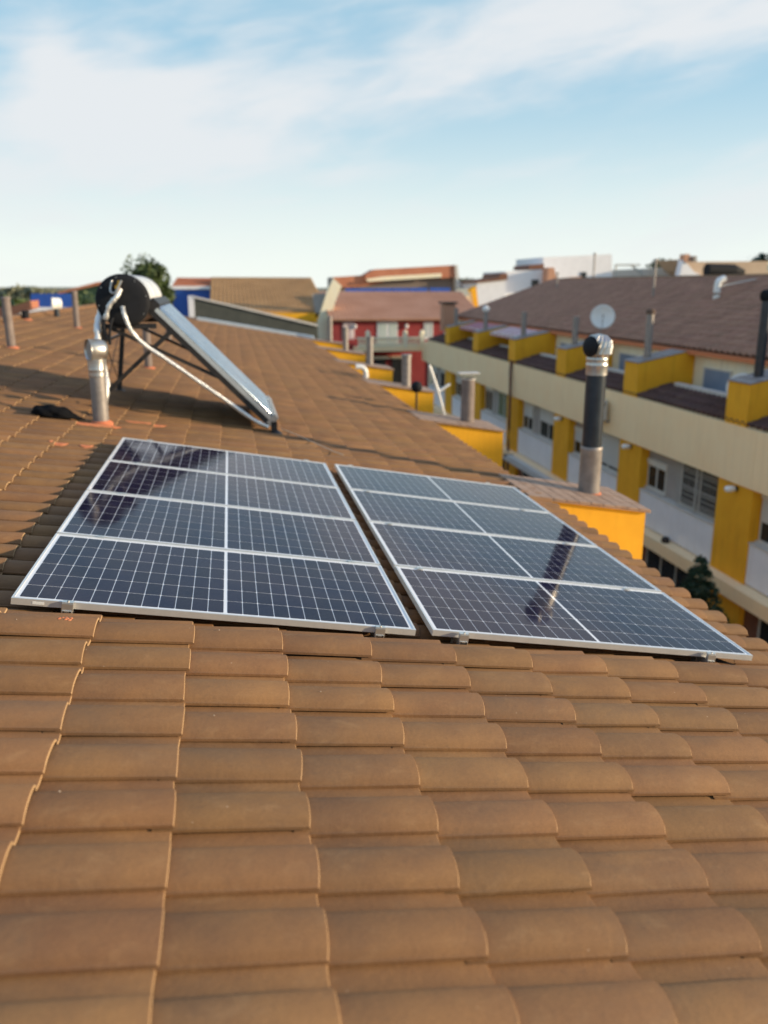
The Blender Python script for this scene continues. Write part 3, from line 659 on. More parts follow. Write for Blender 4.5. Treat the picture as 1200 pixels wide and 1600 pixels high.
# white bracket and gutter piece seen past the eave
e = empty('bracket_arm', (5.9, 13.0, -1.9), label='white V-shaped bracket arm rising behind the second yellow block', cat='bracket')
a_, b_, c_ = at(671, 571, 13), at(685, 612, 13), at(703, 600, 13)
o_ = Vector(e.location)
MB().bar(Vector(a_) - o_, Vector(b_) - o_, .035, 8).bar(Vector(b_) - o_, Vector(c_) - o_, .03, 8).bar(Vector(b_) - o_, Vector((6.0, 13.0, -1.9)) - o_, .03, 8).obj('arm', M_WHITEP, e)
a_ = [Vector(at(556, 573, 16.5)), Vector(at(566, 574, 16.5)), Vector(at(571, 580, 16.5)), Vector(at(572, 592, 16.5))]
MB().tube(a_, .07, 10).obj('gutter_elbow', M_WHITEP, label='white bent gutter elbow at the eave by the fourth block', cat='gutter')

# black bag lying on the tiles
bm = bmesh.new(); bmesh.ops.create_icosphere(bm, subdivisions=4, radius=1)
from mathutils import noise
for v in bm.verts:
    p_ = v.co.copy(); k = 1 + .22 * noise.noise(p_ * 2.1) + .10 * noise.noise(p_ * 5 + Vector((3, 1, 2)))
    v.co = Vector((p_.x * .23, p_.y * .14, max(p_.z, -.35) * .085)) * k
    t_ = max(0, p_.x - .45); v.co.x += t_ * .22; v.co.y *= (1 - .8 * min(1, t_ * 2)); v.co.z *= (1 - .75 * min(1, t_ * 2)); v.co.z -= t_ * .04
me = bpy.data.meshes.new('bag'); bm.to_mesh(me); bm.free()
for p_ in me.polygons: p_.use_smooth = True
o = new('crumpled_bag', me, m=mat('black cloth', (.006, .006, .007), (.010, .010, .011), 20, .95, bump=.8, bscale=12, spec=.1)); o.matrix_world = RF @ Matrix.Translation((-.88, 5.33, -.045)) @ Matrix.Rotation(-.18, 4, 'Z') @ Matrix.Scale(1.0, 4)
tag(o, 'crumpled black cloth bag lying on the tiles left of the silver-cowled vent', 'bag')

# ------------------------------------------------------------------ opposite terrace
XF = 14.0
def opp_template():
    T = empty('terraced_house')
    def p(mb, n, m_, par=T, **k): return mb.obj(n, m_, par, **k)
    W = HP - .01
    # y measured from the pier start
    p(MB().box(13.95, XF + .4, 0, 1.44, GZ, -3.46), 'pier', M_YEL2)
    p(MB().box(XF + .25, XF + .4, 1.44, W, -6.1, -3.46), 'recessed_wall', M_GREYW)
    p(MB().box(XF, XF + .249, 1.442, W, -6.0, -4.92), 'apron_wall', M_WHITEW)
    p(MB().box(XF - .03, XF + .249, 1.442, W, -4.918, -4.88), 'sill', M_STONE)
    p(MB().prism([(13.86, -3.47), (13.86, -1.98), (14.9, -1.62), (14.9, -3.47)], 0, W), 'fascia', M_CREAM)
    p(MB().box(13.6, XF + .39, 0, W, -6.42, -6.04), 'ledge', M_CREAM)
    p(MB().box(XF + .1, XF + .4, 1.44, W, GZ, -6.43), 'ground_floor_wall', M_BRICKD)
    p(MB().box(14.5, 22.4, 0, W, GZ, -2.7), 'body_wall', M_CREAM2)
    p(MB().box(14.9, 15.08, 0.9, W, -2.699, -1.45), 'terrace_parapet', M_STONE)
    p(MB().box(15.08, 15.84, 0, W, -2.699, -2.6), 'terrace_floor', M_PAVER)
    p(MB().box(15.85, 16.05, 0, W, -2.699, -.50), 'terrace_wall', M_CREAM2)
    p(MB().prism([(15.55, -.48), (15.55, -.60), (16.3, -.60), (16.3, -.3)], 0, W), 'eave_board', M_TILE_OR)
    dv = p(MB().prism([(13.88, -2.4), (13.88, -.88), (15.84, -.48), (15.84, -2.6), (15.0, -2.6)], .45, 1.35), 'party_divider', M_YEL2)
    me = MB().box(0, .30, 0, .48, 0, .03).mesh('coping_tile', mat('grey coping tile', (.24, .2, .19), (.32, .28, .26), 6, .7), bevel=.003)
    ang = math.atan(.40 / 1.96)
    for i in range(6):
        for j in range(2):
            t_ = new('coping_tile', me, dv, loc=(13.84 + i * .335, .42 + j * .482, -.872 + .335 * i * math.tan(ang))); t_.rotation_euler = (0, -ang, 0)
    # tiled strip over the fascia
    sl = math.atan(.34 / 1.1); RS = Matrix(((-math.cos(sl), 0, -math.sin(sl), 0), (0, -1, 0, 0), (-math.sin(sl), 0, math.cos(sl), 0), (0, 0, 0, 1)))
    pl = []
    for i in range(3):
        for j in range(24):
            pl.append(Matrix.Translation((15.0, 0, -1.60)) @ RS @ Matrix.Translation((.36 + i * .405, -W + .012 + j * W / 24, .0)) @ Matrix.Diagonal((1, W / 24 / PV, 1.7, 1)))
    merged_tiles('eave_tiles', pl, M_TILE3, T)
    # main roof slope
    x0, z0, x1, z1 = 15.62, -.42, 22.44, 1.95; sl = math.atan2(z1 - z0, x1 - x0); Ls = math.hypot(x1 - x0, z1 - z0)
    RS = Matrix(((-math.cos(sl), 0, -math.sin(sl), 0), (0, -1, 0, 0), (-math.sin(sl), 0, math.cos(sl), 0), (0, 0, 0, 1)))
    nj = 19; pl = []
    for i in range(15):
        for j in range(nj):
            pl.append(Matrix.Translation((x1, 0, z1)) @ RS @ Matrix.Translation((Ls - i * .481, -W + .01 + j * W / nj, 0)) @ Matrix.Diagonal((1.22, W / nj / PV, 1.2, 1)))
    merged_tiles('roof_tiles', pl, M_TILE2, T)
    p(MB().prism([(x0 + .05, z0 - .02), (x1, z1 - .02), (x1 + 7, z0 - .02), (x1 + 7, z0 - .2), (x0 + .1, z0 - .14)], 0, W), 'roof_deck', M_UNDER)
    p(MB().box(16.05, 29, 0, W, -2.69, -.57), 'upper_wall', M_CREAM2)
    # terrace window
    f = p(MB().box(15.80, 15.85, 4.0, 4.06, -1.9, -.95).box(15.80, 15.85, 5.36, 5.42, -1.9, -.95).box(15.80, 15.85, 4.06, 5.36, -1.0, -.95).box(15.80, 15.85, 4.06, 5.36, -1.9, -1.84), 'window', M_STONE)
    p(MB().box(15.82, 15.845, 4.06, 5.36, -1.84, -1.0), 'pane', M_BLUEGL, f)
    f = p(MB().box(XF + .07, XF + .1, 1.5, 4.9, -6.60, -6.52).box(XF + .07, XF + .1, 1.5, 4.9, -8.0, -7.92), 'ground_floor_window', M_FRAMEW)
    for i in range(5): p(MB().box(XF + .05, XF + .1, 1.5 + i * .84, 1.56 + i * .84, -8.0, -6.5), 'mullion', M_FRAMEW, f)
    p(MB().box(XF + .08, XF + .098, 1.5, 4.9, -8, -6.55), 'pane', M_DARKGL, f)
    return T
def window(T, y0, y1, z0, z1, shut=0, grille=False, glass=M_DARKGL, x=XF + .25):
    fr_ = MB(); t_ = .05
    fr_.box(x - .04, x, y0, y0 + t_, z0, z1).box(x - .04, x, y1 - t_, y1, z0, z1).box(x - .04, x, y0 + t_, y1 - t_, z0, z0 + t_).box(x - .04, x, y0 + t_, y1 - t_, z1 - t_, z1)
    ym = (y0 + y1) / 2; fr_.box(x - .035, x, ym - .03, ym + .03, z0 + t_, z1 - t_)
    f = fr_.obj('window', M_FRAMEC, T)
    MB().box(x - .07, x - .001, y0 - .02, y1 + .02, z1 + .001, z1 + .16).obj('shutter_box', M_FRAMEC, f)
    MB().box(x - .10, x - .001, y0 - .04, y1 + .04, z0 - .05, z0 - .001).obj('sill', M_STONE, f)
    MB().box(x - .02, x - .002, y0 + t_, y1 - t_, z0 + t_, z1 - t_).obj('pane', glass, f)
    if shut:
        s_ = MB(); zz = z1; n = int((z1 - z0) * shut / .05)
        for i in range(n): s_.box(x - .06, x - .042, y0 + .02, y1 - .02, z1 - (i + 1) * .05 + .006, z1 - i * .05)
        s_.box(x - .058, x - .046, y0 + .02, y1 - .02, z1 - n * .05, z1)
        s_.obj('roller_shutter', M_SHUT, f)
    if grille:
        g = MB(); xg = x - .16; n = 17
        for i in range(n):
            yy = y0 + (y1 - y0) * i / (n - 1); g.bar((xg, yy, z0 - .02), (xg, yy, z1), .007, 5)
        for zz in (z0, z0 + .42, z1 - .42, z1 - .02, (z0 + z1) / 2): g.bar((xg, y0, zz), (xg, y1, zz), .011, 5)
        g.box(xg - .02, xg + .02, ym - .03, ym + .03, z0, z1)
        for zc in (z1 - .2, z0 + .22, z0 + .62):
            for i in range(n - 1):
                yc = y0 + (y1 - y0) * (i + .5) / (n - 1); pts_ = [(xg - .004, yc + .045 * math.cos(a), zc + .075 * math.sin(a)) for a in [2 * PI * q / 8 for q in range(9)]]
                for a, b in zip(pts_, pts_[1:]): g.bar(a, b, .008, 4)
        g.obj('security_grille', M_FRAMEW, f)
    return f
OPP = opp_template(); houses = []
oplab = {-2: 'terraced house opposite, off the right edge', -1: 'opposite terraced house at the right edge of the photo, nearest one', 0: 'opposite terraced house with the scrolled security grille over its upper window',
         1: 'opposite terraced house with the closed pale roller shutter, behind the dark flue', 2: 'opposite terraced house with half-lowered shutters next to the brown downpipe', 3: 'opposite terraced house with green tinted window beyond the downpipe',
         4: 'opposite terraced house under the striped pink awning, fifth from the right', 5: 'opposite terraced house near the far end of the row', 6: 'last house of the opposite row, next to the red house'}
for k in range(-2, 6):
    T = OPP if k == -2 else copy_tree(OPP)
    T.location = (0, 12.86 + HP * k, 0); tag(T, oplab[k] if k < 5 else oplab[6], 'house', 'opposite terraced houses'); houses.append((k, T))
M_GREENGL = mat('green tinted glass', (.03, .10, .07), (.05, .13, .08), 3, .06, spec=.8)
for k, T in houses:
    if k == 0: window(T, 1.66, 3.6, -4.86, -3.5, grille=True); window(T, 4.42, 5.5, -4.80, -4.03, shut=0)
    elif k == 1: window(T, 1.62, 3.75, -4.86, -3.6, shut=.88); window(T, 4.3, 5.5, -4.84, -3.95, shut=.5)
    elif k == 2: window(T, 1.62, 3.5, -4.86, -3.6, shut=.45); window(T, 4.3, 5.45, -4.84, -3.75, shut=.5)
    elif k == 3: window(T, 1.62, 3.5, -4.86, -3.6, glass=M_GREENGL); window(T, 4.3, 5.45, -4.84, -3.75)
    elif k == -1: window(T, 1.62, 3.6, -4.86, -3.6, shut=.4); window(T, 4.2, 5.5, -4.84, -3.7, shut=.55)
    else: window(T, 1.62, 3.5, -4.86, -3.6, shut=.2); window(T, 4.3, 5.45, -4.84, -3.75, shut=.3)
# gable end of the opposite row
YE = 12.86 + HP * 6
e = empty('end_wall', (18, YE, GZ), label='cream end wall closing the opposite row', cat='wall')
MB().prism([(14.0, GZ), (14.0, -2.2), (15.7, -2.0), (15.7, -.75), (22.4, 1.7), (29.0, -.7), (29, GZ)], YE + .0, YE + .25).obj('wall', M_CREAM2, e).matrix_parent_inverse = Matrix.Translation((-18, -YE, -GZ))
# ridge line of the opposite roof
rg = empty('ridge_cap', (22.44, 1.76, 1.95), label='run of ridge tiles along the top of the opposite roof', cat='ridge')
for k in range(int((YE - 1.8) / .44)):
    new('ridge_tile', me_ridge, rg, loc=(0, k * .44, .0))
# flues on the dividers
olab = ['tall dark flue with black cap at the right edge of the photo', 'grey flue with rusty top beside the satellite dish', 'short grey flue left of the satellite dish', 'grey flue behind the striped pink awning', 'flue with pale round cap between the two awnings', 'thin flue at the far end of the opposite row']
for k, (h, st) in enumerate(((1.95, 'dark'), (1.40, 'rust'), (1.08, 'p'), (1.08, 'p'), (.9, 'ball'), (.95, 'p'))):
    e = empty('flue_pipe', (14.42, 13.78 + HP * k, -.74), label=olab[k], cat='flue', group='flues on the dividers of the opposite row')
    MB().lathe([(.12, -.05), (.12, h)], n=18).obj('pipe', M_DARKPIPE if st == 'dark' else M_GALV, e)
    if st == 'dark': cowl_turbine(None, (0, 0, h + .1), .17).obj('cowl', M_BLACK, e)
    elif st == 'rust': MB().lathe([(.15, h), (.15, h + .12), (.05, h + .16)], n=16).obj('cap', mat('rusty cap', (.09, .05, .035), (.13, .08, .05), 9, .8), e)
    elif st == 'ball': MB().lathe([(.05, h), (.18, h + .08), (.2, h + .2), (.1, h + .33), (.01, h + .36)], n=16).obj('cap', M_WHITEP, e)
    else: MB().lathe([(.13, h - .04), (.13, h + .02)], n=16).obj('rim', M_GALV, e)
# satellite dishes
def dish(c, r, label, rz, mast=0, tiltx=.25):
    e = empty('satellite_dish', c, label=label, cat='satellite dish')
    M = Euler((PI / 2 - tiltx, 0, rz)).to_matrix().to_4x4()
    MB().lathe([(.001, -.12 * r), (r * .5, -.08 * r), (r * .85, .02 * r), (r, .09 * r), (r, .12 * r), (r * .85, .05 * r), (r * .5, -.05 * r), (.001, -.09 * r)], n=32, M=M, cap=False).obj('reflector', M_WHITEP, e)
    f = M @ Vector((0, 0, .75 * r)); b = M @ Vector((0, -r * .95, .08 * r))
    MB().bar(b, f, .012, 6).bar(f - (f - b) * .01, f + Vector((0, 0, .05)), .03, 8).obj('feed_arm', M_GALV, e)
    if mast: MB().bar((0, .12, -mast), (0, .12, .55 * r), .022, 8).obj('mast', M_GALV, e)
dish((15.55, 24.9, .35), .47, 'round pale satellite dish on a mast above the opposite roof edge', -.42, 2.1, .12)
dish((14.95, 15.1, -1.22), .42, 'satellite dish half hidden behind the nearest divider', -.6, .6, .3)
# wall lamps on the piers
for k, l_ in ((0, 'white globe wall lamp at the top of the big yellow pier on the right'), (1, 'white wall lamp on the yellow pier right of the dark flue'), (2, 'white wall lamp on the yellow pier left of the dark flue')):
    e = empty('wall_lamp', (13.95, 13.5 + HP * k, -3.62), label=l_, cat='wall lamp', group='wall lamps on the yellow piers')
    MB().lathe([(.07, 0), (.07, .07)], n=14, M=Matrix.Rotation(-PI / 2, 4, 'Y')).obj('base', M_DARKPIPE, e)
    MB().lathe([(.06, .07), (.085, .12), (.09, .24), (.07, .33), (.01, .36)], n=16, M=Matrix.Rotation(-PI / 2, 4, 'Y')).obj('globe', M_WHITEP, e)
# air conditioner on the fascia
e = empty('air_conditioner', (13.6, 20.9, -2.65), label='white air conditioner unit on the cream fascia beside the dark flue', cat='air conditioner')
MB().box(-.14, .14, -.42, .42, -.34, .36).obj('casing', M_STONE, e, bevel=.02)
MB().box(.14, .27, -.4, -.34, -.42, -.34).box(-.14, .27, .34, .4, -.42, -.34).obj('bracket', M_GALV, e)
g = MB(); 
for i in range(9): g.bar((-.145, -.3, -.25 + i * .065), (-.145, .1, -.25 + i * .065), .006, 4)
for q in range(3): g.tube([(-.15, -.1 + (.07 + .07 * q) * math.cos(a), .0 + (.07 + .07 * q) * math.sin(a)) for a in [2 * PI * t / 10 for t in range(11)]], .006, 4)
g.obj('fan_grille', M_DARKPIPE, e)
MB().tube([(-.05, -.46, -.2), (-.05, -.5, .1), (-.02, -.48, .25), (.05, -.44, .2)], .02, 6).obj('hose', M_BLACK, e)
# brown downpipe
MB().tube([(13.80, 30.2, -1.85), (13.74, 30.1, -2.3), (13.70, 29.95, -2.75), (13.70, 29.9, -4.2), (13.70, 29.9, -8.9)], .07, 8).obj('downpipe', mat('brown downpipe', (.11, .05, .035), (.15, .07, .05), 4, .6), label='reddish brown downpipe running down the opposite facade', cat='downpipe')
# dark cable down the near side of the downpipe, awning cassette on the ledge
e = empty('rolled_awning', (13.3, 25.3, -6.0), label='long rolled-up grey awning cassette on the ledge of the opposite facade', cat='awning')
MB().box(-.28, .05, -3.1, 3.1, .02, .13).obj('cassette', M_SHUT, e, bevel=.03)
MB().bar((-.2, -3.05, -.06), (-.2, 3.05, -.06), .09, 12).obj('fabric_roll', M_STONE, e)
MB().box(-.4, -.34, -3.1, 3.1, -.04, .06).obj('front_rail', M_SHUT, e)
MB().box(-.35, .1, -3.16, -3.1, -.14, .14).box(-.35, .1, 3.1, 3.16, -.14, .14).obj('end_plate', M_BLACKM, e)
e = empty('open_awning', (13.2, 20.2, -6.1), label='short pale awning tray on the ledge in front of the dark flue', cat='awning')
MB().box(-.28, .2, -1.9, 1.7, -.02, .06).obj('tray', M_STONE, e); MB().box(-.30, -.28, -1.9, 1.7, -.1, .06).obj('front_rail', M_SHUT, e)
# small dark thing on the ledge
MB().lathe([(.11, 0), (.13, .05), (.10, .15), (.03, .19)], n=12, c=(13.8, 16.35, -6.04)).obj('ledge_lamp', M_BLACKM, label='small dark bulkhead light sitting on the cream ledge', cat='lamp')
# striped awnings on the terraces
def awning(y0, y1, label, striped):
    e = empty('terrace_awning', (15, y0, -.6), label=label, cat='awning', group='awnings over the opposite terraces')
    n = 14; 
    a = MB(); 
    for i in range(n):
        ya, yb = (y1 - y0) * i / n, (y1 - y0) * (i + 1) / n; s0 = .02 * math.sin(i * 1.3)
        v = [(.82, ya, .12), (.82, yb, .12), (-.55, yb, -.20 + s0), (-.55, ya, -.20 + s0), (-.57, yb, -.36), (-.57, ya, -.36)]
        a.add(v, [(0, 1, 2, 3), (3, 2, 4, 5)], (i % 2) if striped else 0)
    o = a.obj('canopy', (M_PINK, M_PALE), e); sm = o.modifiers.new('s', 'SOLIDIFY'); sm.thickness = .008
    MB().bar((-.55, 0, -.2), (-.55, y1 - y0, -.2), .02, 6).bar((.8, .1, -.4), (-.55, .1, -.21), .015, 6).bar((.8, y1 - y0 - .1, -.4), (-.55, y1 - y0 - .1, -.21), .015, 6).obj('arms', M_WHITEP, e)
awning(31.2, 35.2, 'pink and white striped awning over a terrace of the opposite row', True)
awning(36.8, 40.8, 'plain dusky pink awning over the terrace further back', False)
# clothes / box by the far divider and chimney
e = empty('brick_chimney', at(700, 487, 44.5), label='small brick chimney with a dark flat cap at the far end of the opposite row', cat='chimney')
MB().box(-.4, .4, -.4, .4, -1.2, .45).obj('stack', M_ROOFPK, e); MB().box(-.5, .5, -.5, .5, .5, .62).box(-.3, .3, -.3, .3, .45, .5).obj('cap', M_BLACKM, e)
# small objects on the opposite roof
x0, y0, z0 = at(1120, 470, 24)
def on_opp(px, py):      # a point on the opposite roof slope under a photo position
    d_ = RW.T @ np.array([(px - PPX) / FPX, (py - PPY) / FPX, 1]); sl_ = 2.37 / 6.82
    # z = -.42 + (x-15.62)*sl
    t_ = (-.42 + (CAM[0] - 15.62) * sl_ - CAM[2]) / (d_[2] - sl_ * d_[0]); return CAM + t_ * d_
q = on_opp(1119, 468)
e = empty('roof_vent', tuple(q), label='white elbowed vent on the opposite roof with a pale cord running to it', cat='vent pipe')
MB().tube([(0, 0, -.1), (0, 0, .45), (.05, 0, .7), (.28, 0, .8)], .13, 10).obj('pipe', M_WHITEP, e)
q2 = on_opp(1180, 441)
MB().tube([Vector((.1, 0, .5)), (Vector(tuple(q2)) - Vector(tuple(q))) * .5 + Vector((0, 0, .3)), Vector(tuple(q2)) - Vector(tuple(q)) + Vector((0, 0, .12))], .03, 6).obj('cord', M_STONE, e)
for px, py, h, l_ in ((1020, 466, 1.6, 'thin grey pole on the opposite roof, right of the satellite dish'), (927, 436, 1.4, 'dark thin pole near the ridge in front of the white building'), (870, 452, .9, 'faint thin pole on the far left of the opposite roof')):
    q = on_opp(px, py); e = empty('roof_pole', tuple(q), label=l_, cat='pole'); MB().bar((0, 0, -.1), (0, 0, h), .05, 8).obj('pole', M_GALV, e)
    MB().lathe([(.09, h), (.09, h + .1)], n=8).obj('cap', M_GALV, e)

# ------------------------------------------------------------------ conifer and street trees
def leafcloud(name, m_, parent, n, fn, size, kind=True):
    """many small bent leaf blades"""
    V, F = [], []
    for i in range(n):
        c, s_ = fn(i); c = Vector(c); a = Vector((rnd.gauss(0, 1), rnd.gauss(0, 1), rnd.gauss(0, .6))).normalized(); b_ = a.orthogonal().normalized(); q = rnd.uniform(0, 6.28)
        b_ = b_ * math.cos(q) + a.cross(b_) * math.sin(q); k = size * rnd.uniform(.6, 1.4) * s_
        j = len(V); V += [tuple(c - a * k * .5), tuple(c + b_ * k * .28 + a * k * .05), tuple(c + a * k * .6), tuple(c - b_ * k * .28 + a * k * .05)]; F.append((j, j + 1, j + 2, j + 3))
    me = bpy.data.meshes.new(name); me.from_pydata(V, [], F); me.materials.append(m_); return new(name, me, parent)
cf = empty('conifer', (12.5, 12.6, GZ), label='dark green conifer growing in the street in front of the opposite ground floor', cat='tree')
MB().bar((0, 0, 0), (0, 0, 3.85), .10, 8, r2=.015).obj('trunk', M_BARK, cf)
V_ = []
def cfn(i):
    z = 1.0 + 2.9 * (rnd.random() ** 1.25); lay = math.floor(z / .34) * .34 + .1; R_ = max(.03, (3.95 - z) * .48 + .06)
    a = rnd.choice([0, 1.05, 2.1, 3.14, 4.2, 5.2]) + lay * 3 + rnd.gauss(0, .25); r_ = R_ * rnd.random() ** .6
    return (r_ * math.cos(a), r_ * math.sin(a), lay + (z - lay) * .45 - r_ * .12 + rnd.gauss(0, .03)), 1
leafcloud('needles', M_LEAFD, cf, 5500, cfn, .12)
def tree(name, base, h, cr, label, m_=M_LEAF, n=3200, palm=False, ls=None):
    e = empty(name, base, label=label, cat='palm' if palm else 'tree')
    MB().bar((0, 0, 0), (0, 0, h * .8), h * .022 + .05, 8, r2=.06).obj('trunk', M_BARK, e)
    if palm:
        V, F = [], []
        for i in range(30):
            a = rnd.uniform(0, 6.28); up = rnd.uniform(-.5, 1.1); pts = []
            for s_ in range(7): t_ = s_ / 6; pts.append(Vector((math.cos(a) * cr * t_, math.sin(a) * cr * t_, h * .8 + cr * (up * t_ - 1.0 * t_ * t_))))
            sd = Vector((-math.sin(a), math.cos(a), 0))
            for p0, p1 in zip(pts, pts[1:]):
                j = len(V); w_ = cr * .13; V += [tuple(p0 - sd * w_ - Vector((0, 0, .1))), tuple(p0 + sd * w_ - Vector((0, 0, .1))), tuple(p1 + sd * w_ - Vector((0, 0, .1))), tuple(p1 - sd * w_ - Vector((0, 0, .1)))]; F.append((j, j + 1, j + 2, j + 3))
        me = bpy.data.meshes.new('crown'); me.from_pydata(V, [], F); me.materials.append(m_); new('crown', me, e); return
    cl = []; rnd.seed(int(abs(base[0]) * 100) + 5)
    for i in range(22):
        a = rnd.uniform(0, 6.28); dz = rnd.uniform(.3, 1.7); r_ = cr * rnd.uniform(.1, .75) * min(1, .45 + dz * .5)
        c = Vector((r_ * math.cos(a), r_ * math.sin(a), h - cr * dz)); cl.append((c, cr * rnd.uniform(.28, .5)))
    lb_ = MB()
    for c, r_ in cl: lb_.bar((0, 0, h * .45), c, .05, 5, r2=.015)
    lb_.obj('limbs', M_BARK, e)
    def fn(i):
        c, r_ = rnd.choice(cl); v = Vector((rnd.gauss(0, 1), rnd.gauss(0, 1), rnd.gauss(0, .8))).normalized() * r_ * rnd.random() ** .4
        return c + v, 1
    leafcloud('crown', m_, e, n, fn, ls or cr * .16)
x, y, z = at(222, 410, 40); tree('broadleaf_tree', (x + .2, y, GZ), z - GZ + .15, 2.1, 'leafy green tree rising behind the white heater tank', n=9000, ls=.24)
x, y, z = at(1035, 404, 95); tree('broadleaf_tree', (x, y, GZ), z - GZ, 2.3, 'round green tree beyond the ridge of the opposite roof', n=2500, ls=.4)
x, y, z = at(1193, 388, 88); tree('palm_tree', (x, y, GZ), (z - GZ) / .86, 1.9, 'palm at the right edge above the beige buildings', palm=True, m_=M_LEAFD)
x, y, z = at(130, 455, 55); tree('broadleaf_tree', (x, y, GZ), z - GZ, 2.2, 'dark green tree between the blue wall and the tank', n=2600, ls=.34)
x, y, z = at(735, 436, 90); tree('broadleaf_tree', (x, y, GZ), z - GZ, 2.6, 'dim tree between the red-roofed block and the white building', n=1800, ls=.4, m_=M_LEAFD)

# ------------------------------------------------------------------ far buildings
def bld(name, label, base, cat='building'):
    return empty(name, base, label=label, cat=cat)
def rel(o, e): o.matrix_parent_inverse = Matrix.Translation(-Vector(e.location)); return o
def wtiles(x0, x1, ya, za, yb, zb, m_, e, px=1.1, name='roof_tiles'):
    """a roof slope facing the camera, from eave (ya,za) to ridge (yb,zb), built as ribbed tile rows"""
    n = int((x1 - x0) / .3); V, F = [], []; rows = max(3, int(math.hypot(yb - ya, zb - za) / .5))
    for r_ in range(rows):
        y_0, z_0 = ya + (yb - ya) * r_ / rows, za + (zb - za) * r_ / rows; y_1, z_1 = ya + (yb - ya) * (r_ + 1) / rows, za + (zb - za) * (r_ + 1) / rows
        j = len(V)
        for i in range(2 * n + 1):
            x = x0 + (x1 - x0) * i / (2 * n); h = .07 if i % 2 else 0
            V += [(x, y_0, z_0 + h - .06), (x, y_0, z_0 + h + .04), (x, y_1, z_1 + h)]
        F += [(j + 3 * i + q, j + 3 * i + 3 + q, j + 3 * i + 4 + q, j + 3 * i + 1 + q) for i in range(2 * n) for q in (0, 1)]
    me = bpy.data.meshes.new(name); me.from_pydata(V, [], F); me.materials.append(m_); o = rel(new(name, me, e), e); o['kind'] = 'stuff'; return o
def quad(e, pts, Y, m_, name, dep=6):
    q = [at(x, y, Y) for x, y in pts]; return rel(MB().prism([(a[0], a[2]) for a in q], Y, Y + dep).obj(name, m_, e), e)
# red house
rh = bld('red_house', 'dark red house with white doors and a cream balustraded balcony, closing the street', (12, 54, GZ), 'house')
P = lambda mb, n, m_, **k: rel(mb.obj(n, m_, rh, **k), rh)
ze = at(600, 499, 52)[2]; zr = at(600, 456, 58)[2]
P(MB().box(8.1, 19.5, 52, 60, GZ, ze - .05), 'wall', M_REDW)
P(MB().box(8.0, 19.6, 51.6, 52.0, ze - .12, ze + .03), 'eave_board', M_ROOFPK)
wtiles(8.0, 19.6, 51.4, ze + .02, 58, zr, M_ROOFPK, rh)
P(MB().prism([(51.6, ze - .04), (58, zr - .04), (64.4, ze - .04)], 8.05, 19.5, 'x'), 'roof_body', M_CREAM2)
def rdoor(px0, px1, py0, py1, m_, pane, Y=52, n='door'):
    a, b = at(px0, py0, Y), at(px1, py1, Y)
    f = P(MB().box(a[0], b[0], Y - .06, Y - .002, b[2], a[2]), n, m_)
    w_ = (b[0] - a[0]); 
    for i in range(2): P_ = rel(MB().box(a[0] + .1 + i * w_ / 2, a[0] + w_ / 2 - .05 + i * w_ / 2, Y - .08, Y - .062, b[2] + .15, a[2] - .12).obj('pane', pane, rh), rh)
    return f
M_PALEGL = mat('pale curtained glass', (.42, .50, .50), (.5, .57, .56), 1, .3)
rdoor(589, 621, 502, 541, M_WHITEW, M_PALEGL); rdoor(535, 554, 503, 530, mat('pink blind', (.6, .42, .44), None, 1, .7), M_PALE); rdoor(662, 676, 503, 530, M_WHITEW, M_PALEGL)
bz = at(600, 541, 50.4)[2]; bx0 = at(557, 540, 50.4)[0]; bx1 = at(652, 540, 50.4)[0]
P(MB().box(bx0, bx1 + .4, 50.2, 52, bz - .35, bz - .1), 'balcony_slab', M_CREAM)
for i in range(34):
    P(MB().lathe([(.05, 0), (.075, .15), (.05, .3), (.04, .5), (.06, .62)], n=6, c=(bx0 + .15 + i * (bx1 - bx0) / 34, 50.35, bz - .1)), 'baluster', M_CREAM2)
P(MB().box(bx0, bx1 + .4, 50.25, 50.45, bz + .52, bz + .64), 'balcony_rail', M_CREAM2)
for xx in (bx0 + .8, bx1 - .9, bx1 + .3): P(MB().box(xx - .15, xx + .15, 50.2, 50.5, bz - .1, bz + .85).lathe([(.16, .85), (.2, .95), (.02, 1.15)], n=8, c=(xx, 50.35, bz)), 'balcony_post', M_CREAM2)
P(MB().box(bx1 + .3, 15.9, 46.2, 50.2, bz - 1.0, bz + .3), 'side_balcony', M_CREAM)
P(MB().box(bx1 + .6, 15.6, 46.6, 50.4, GZ, bz - 1.01), 'side_wing', M_REDW)
for px in (561, 585, 612): 
    a = at(px, 553, 52); P(MB().box(a[0], a[0] + .85, 51.9, 51.998, GZ + .4, a[2] - .3), 'door', M_DARKGL)
    P(MB().box(a[0] - .1, a[0] + 1.0, 51.2, 51.99, a[2] - .3, a[2] - .15), 'door_hood', M_CREAM2)
for xx in (9.9, 13.7): 
    P(MB().lathe([(.06, 0), (.14, .1), (.1, .3)], n=10, c=(xx, 51.85, ze - .65)), 'wall_light', M_WHITEW)
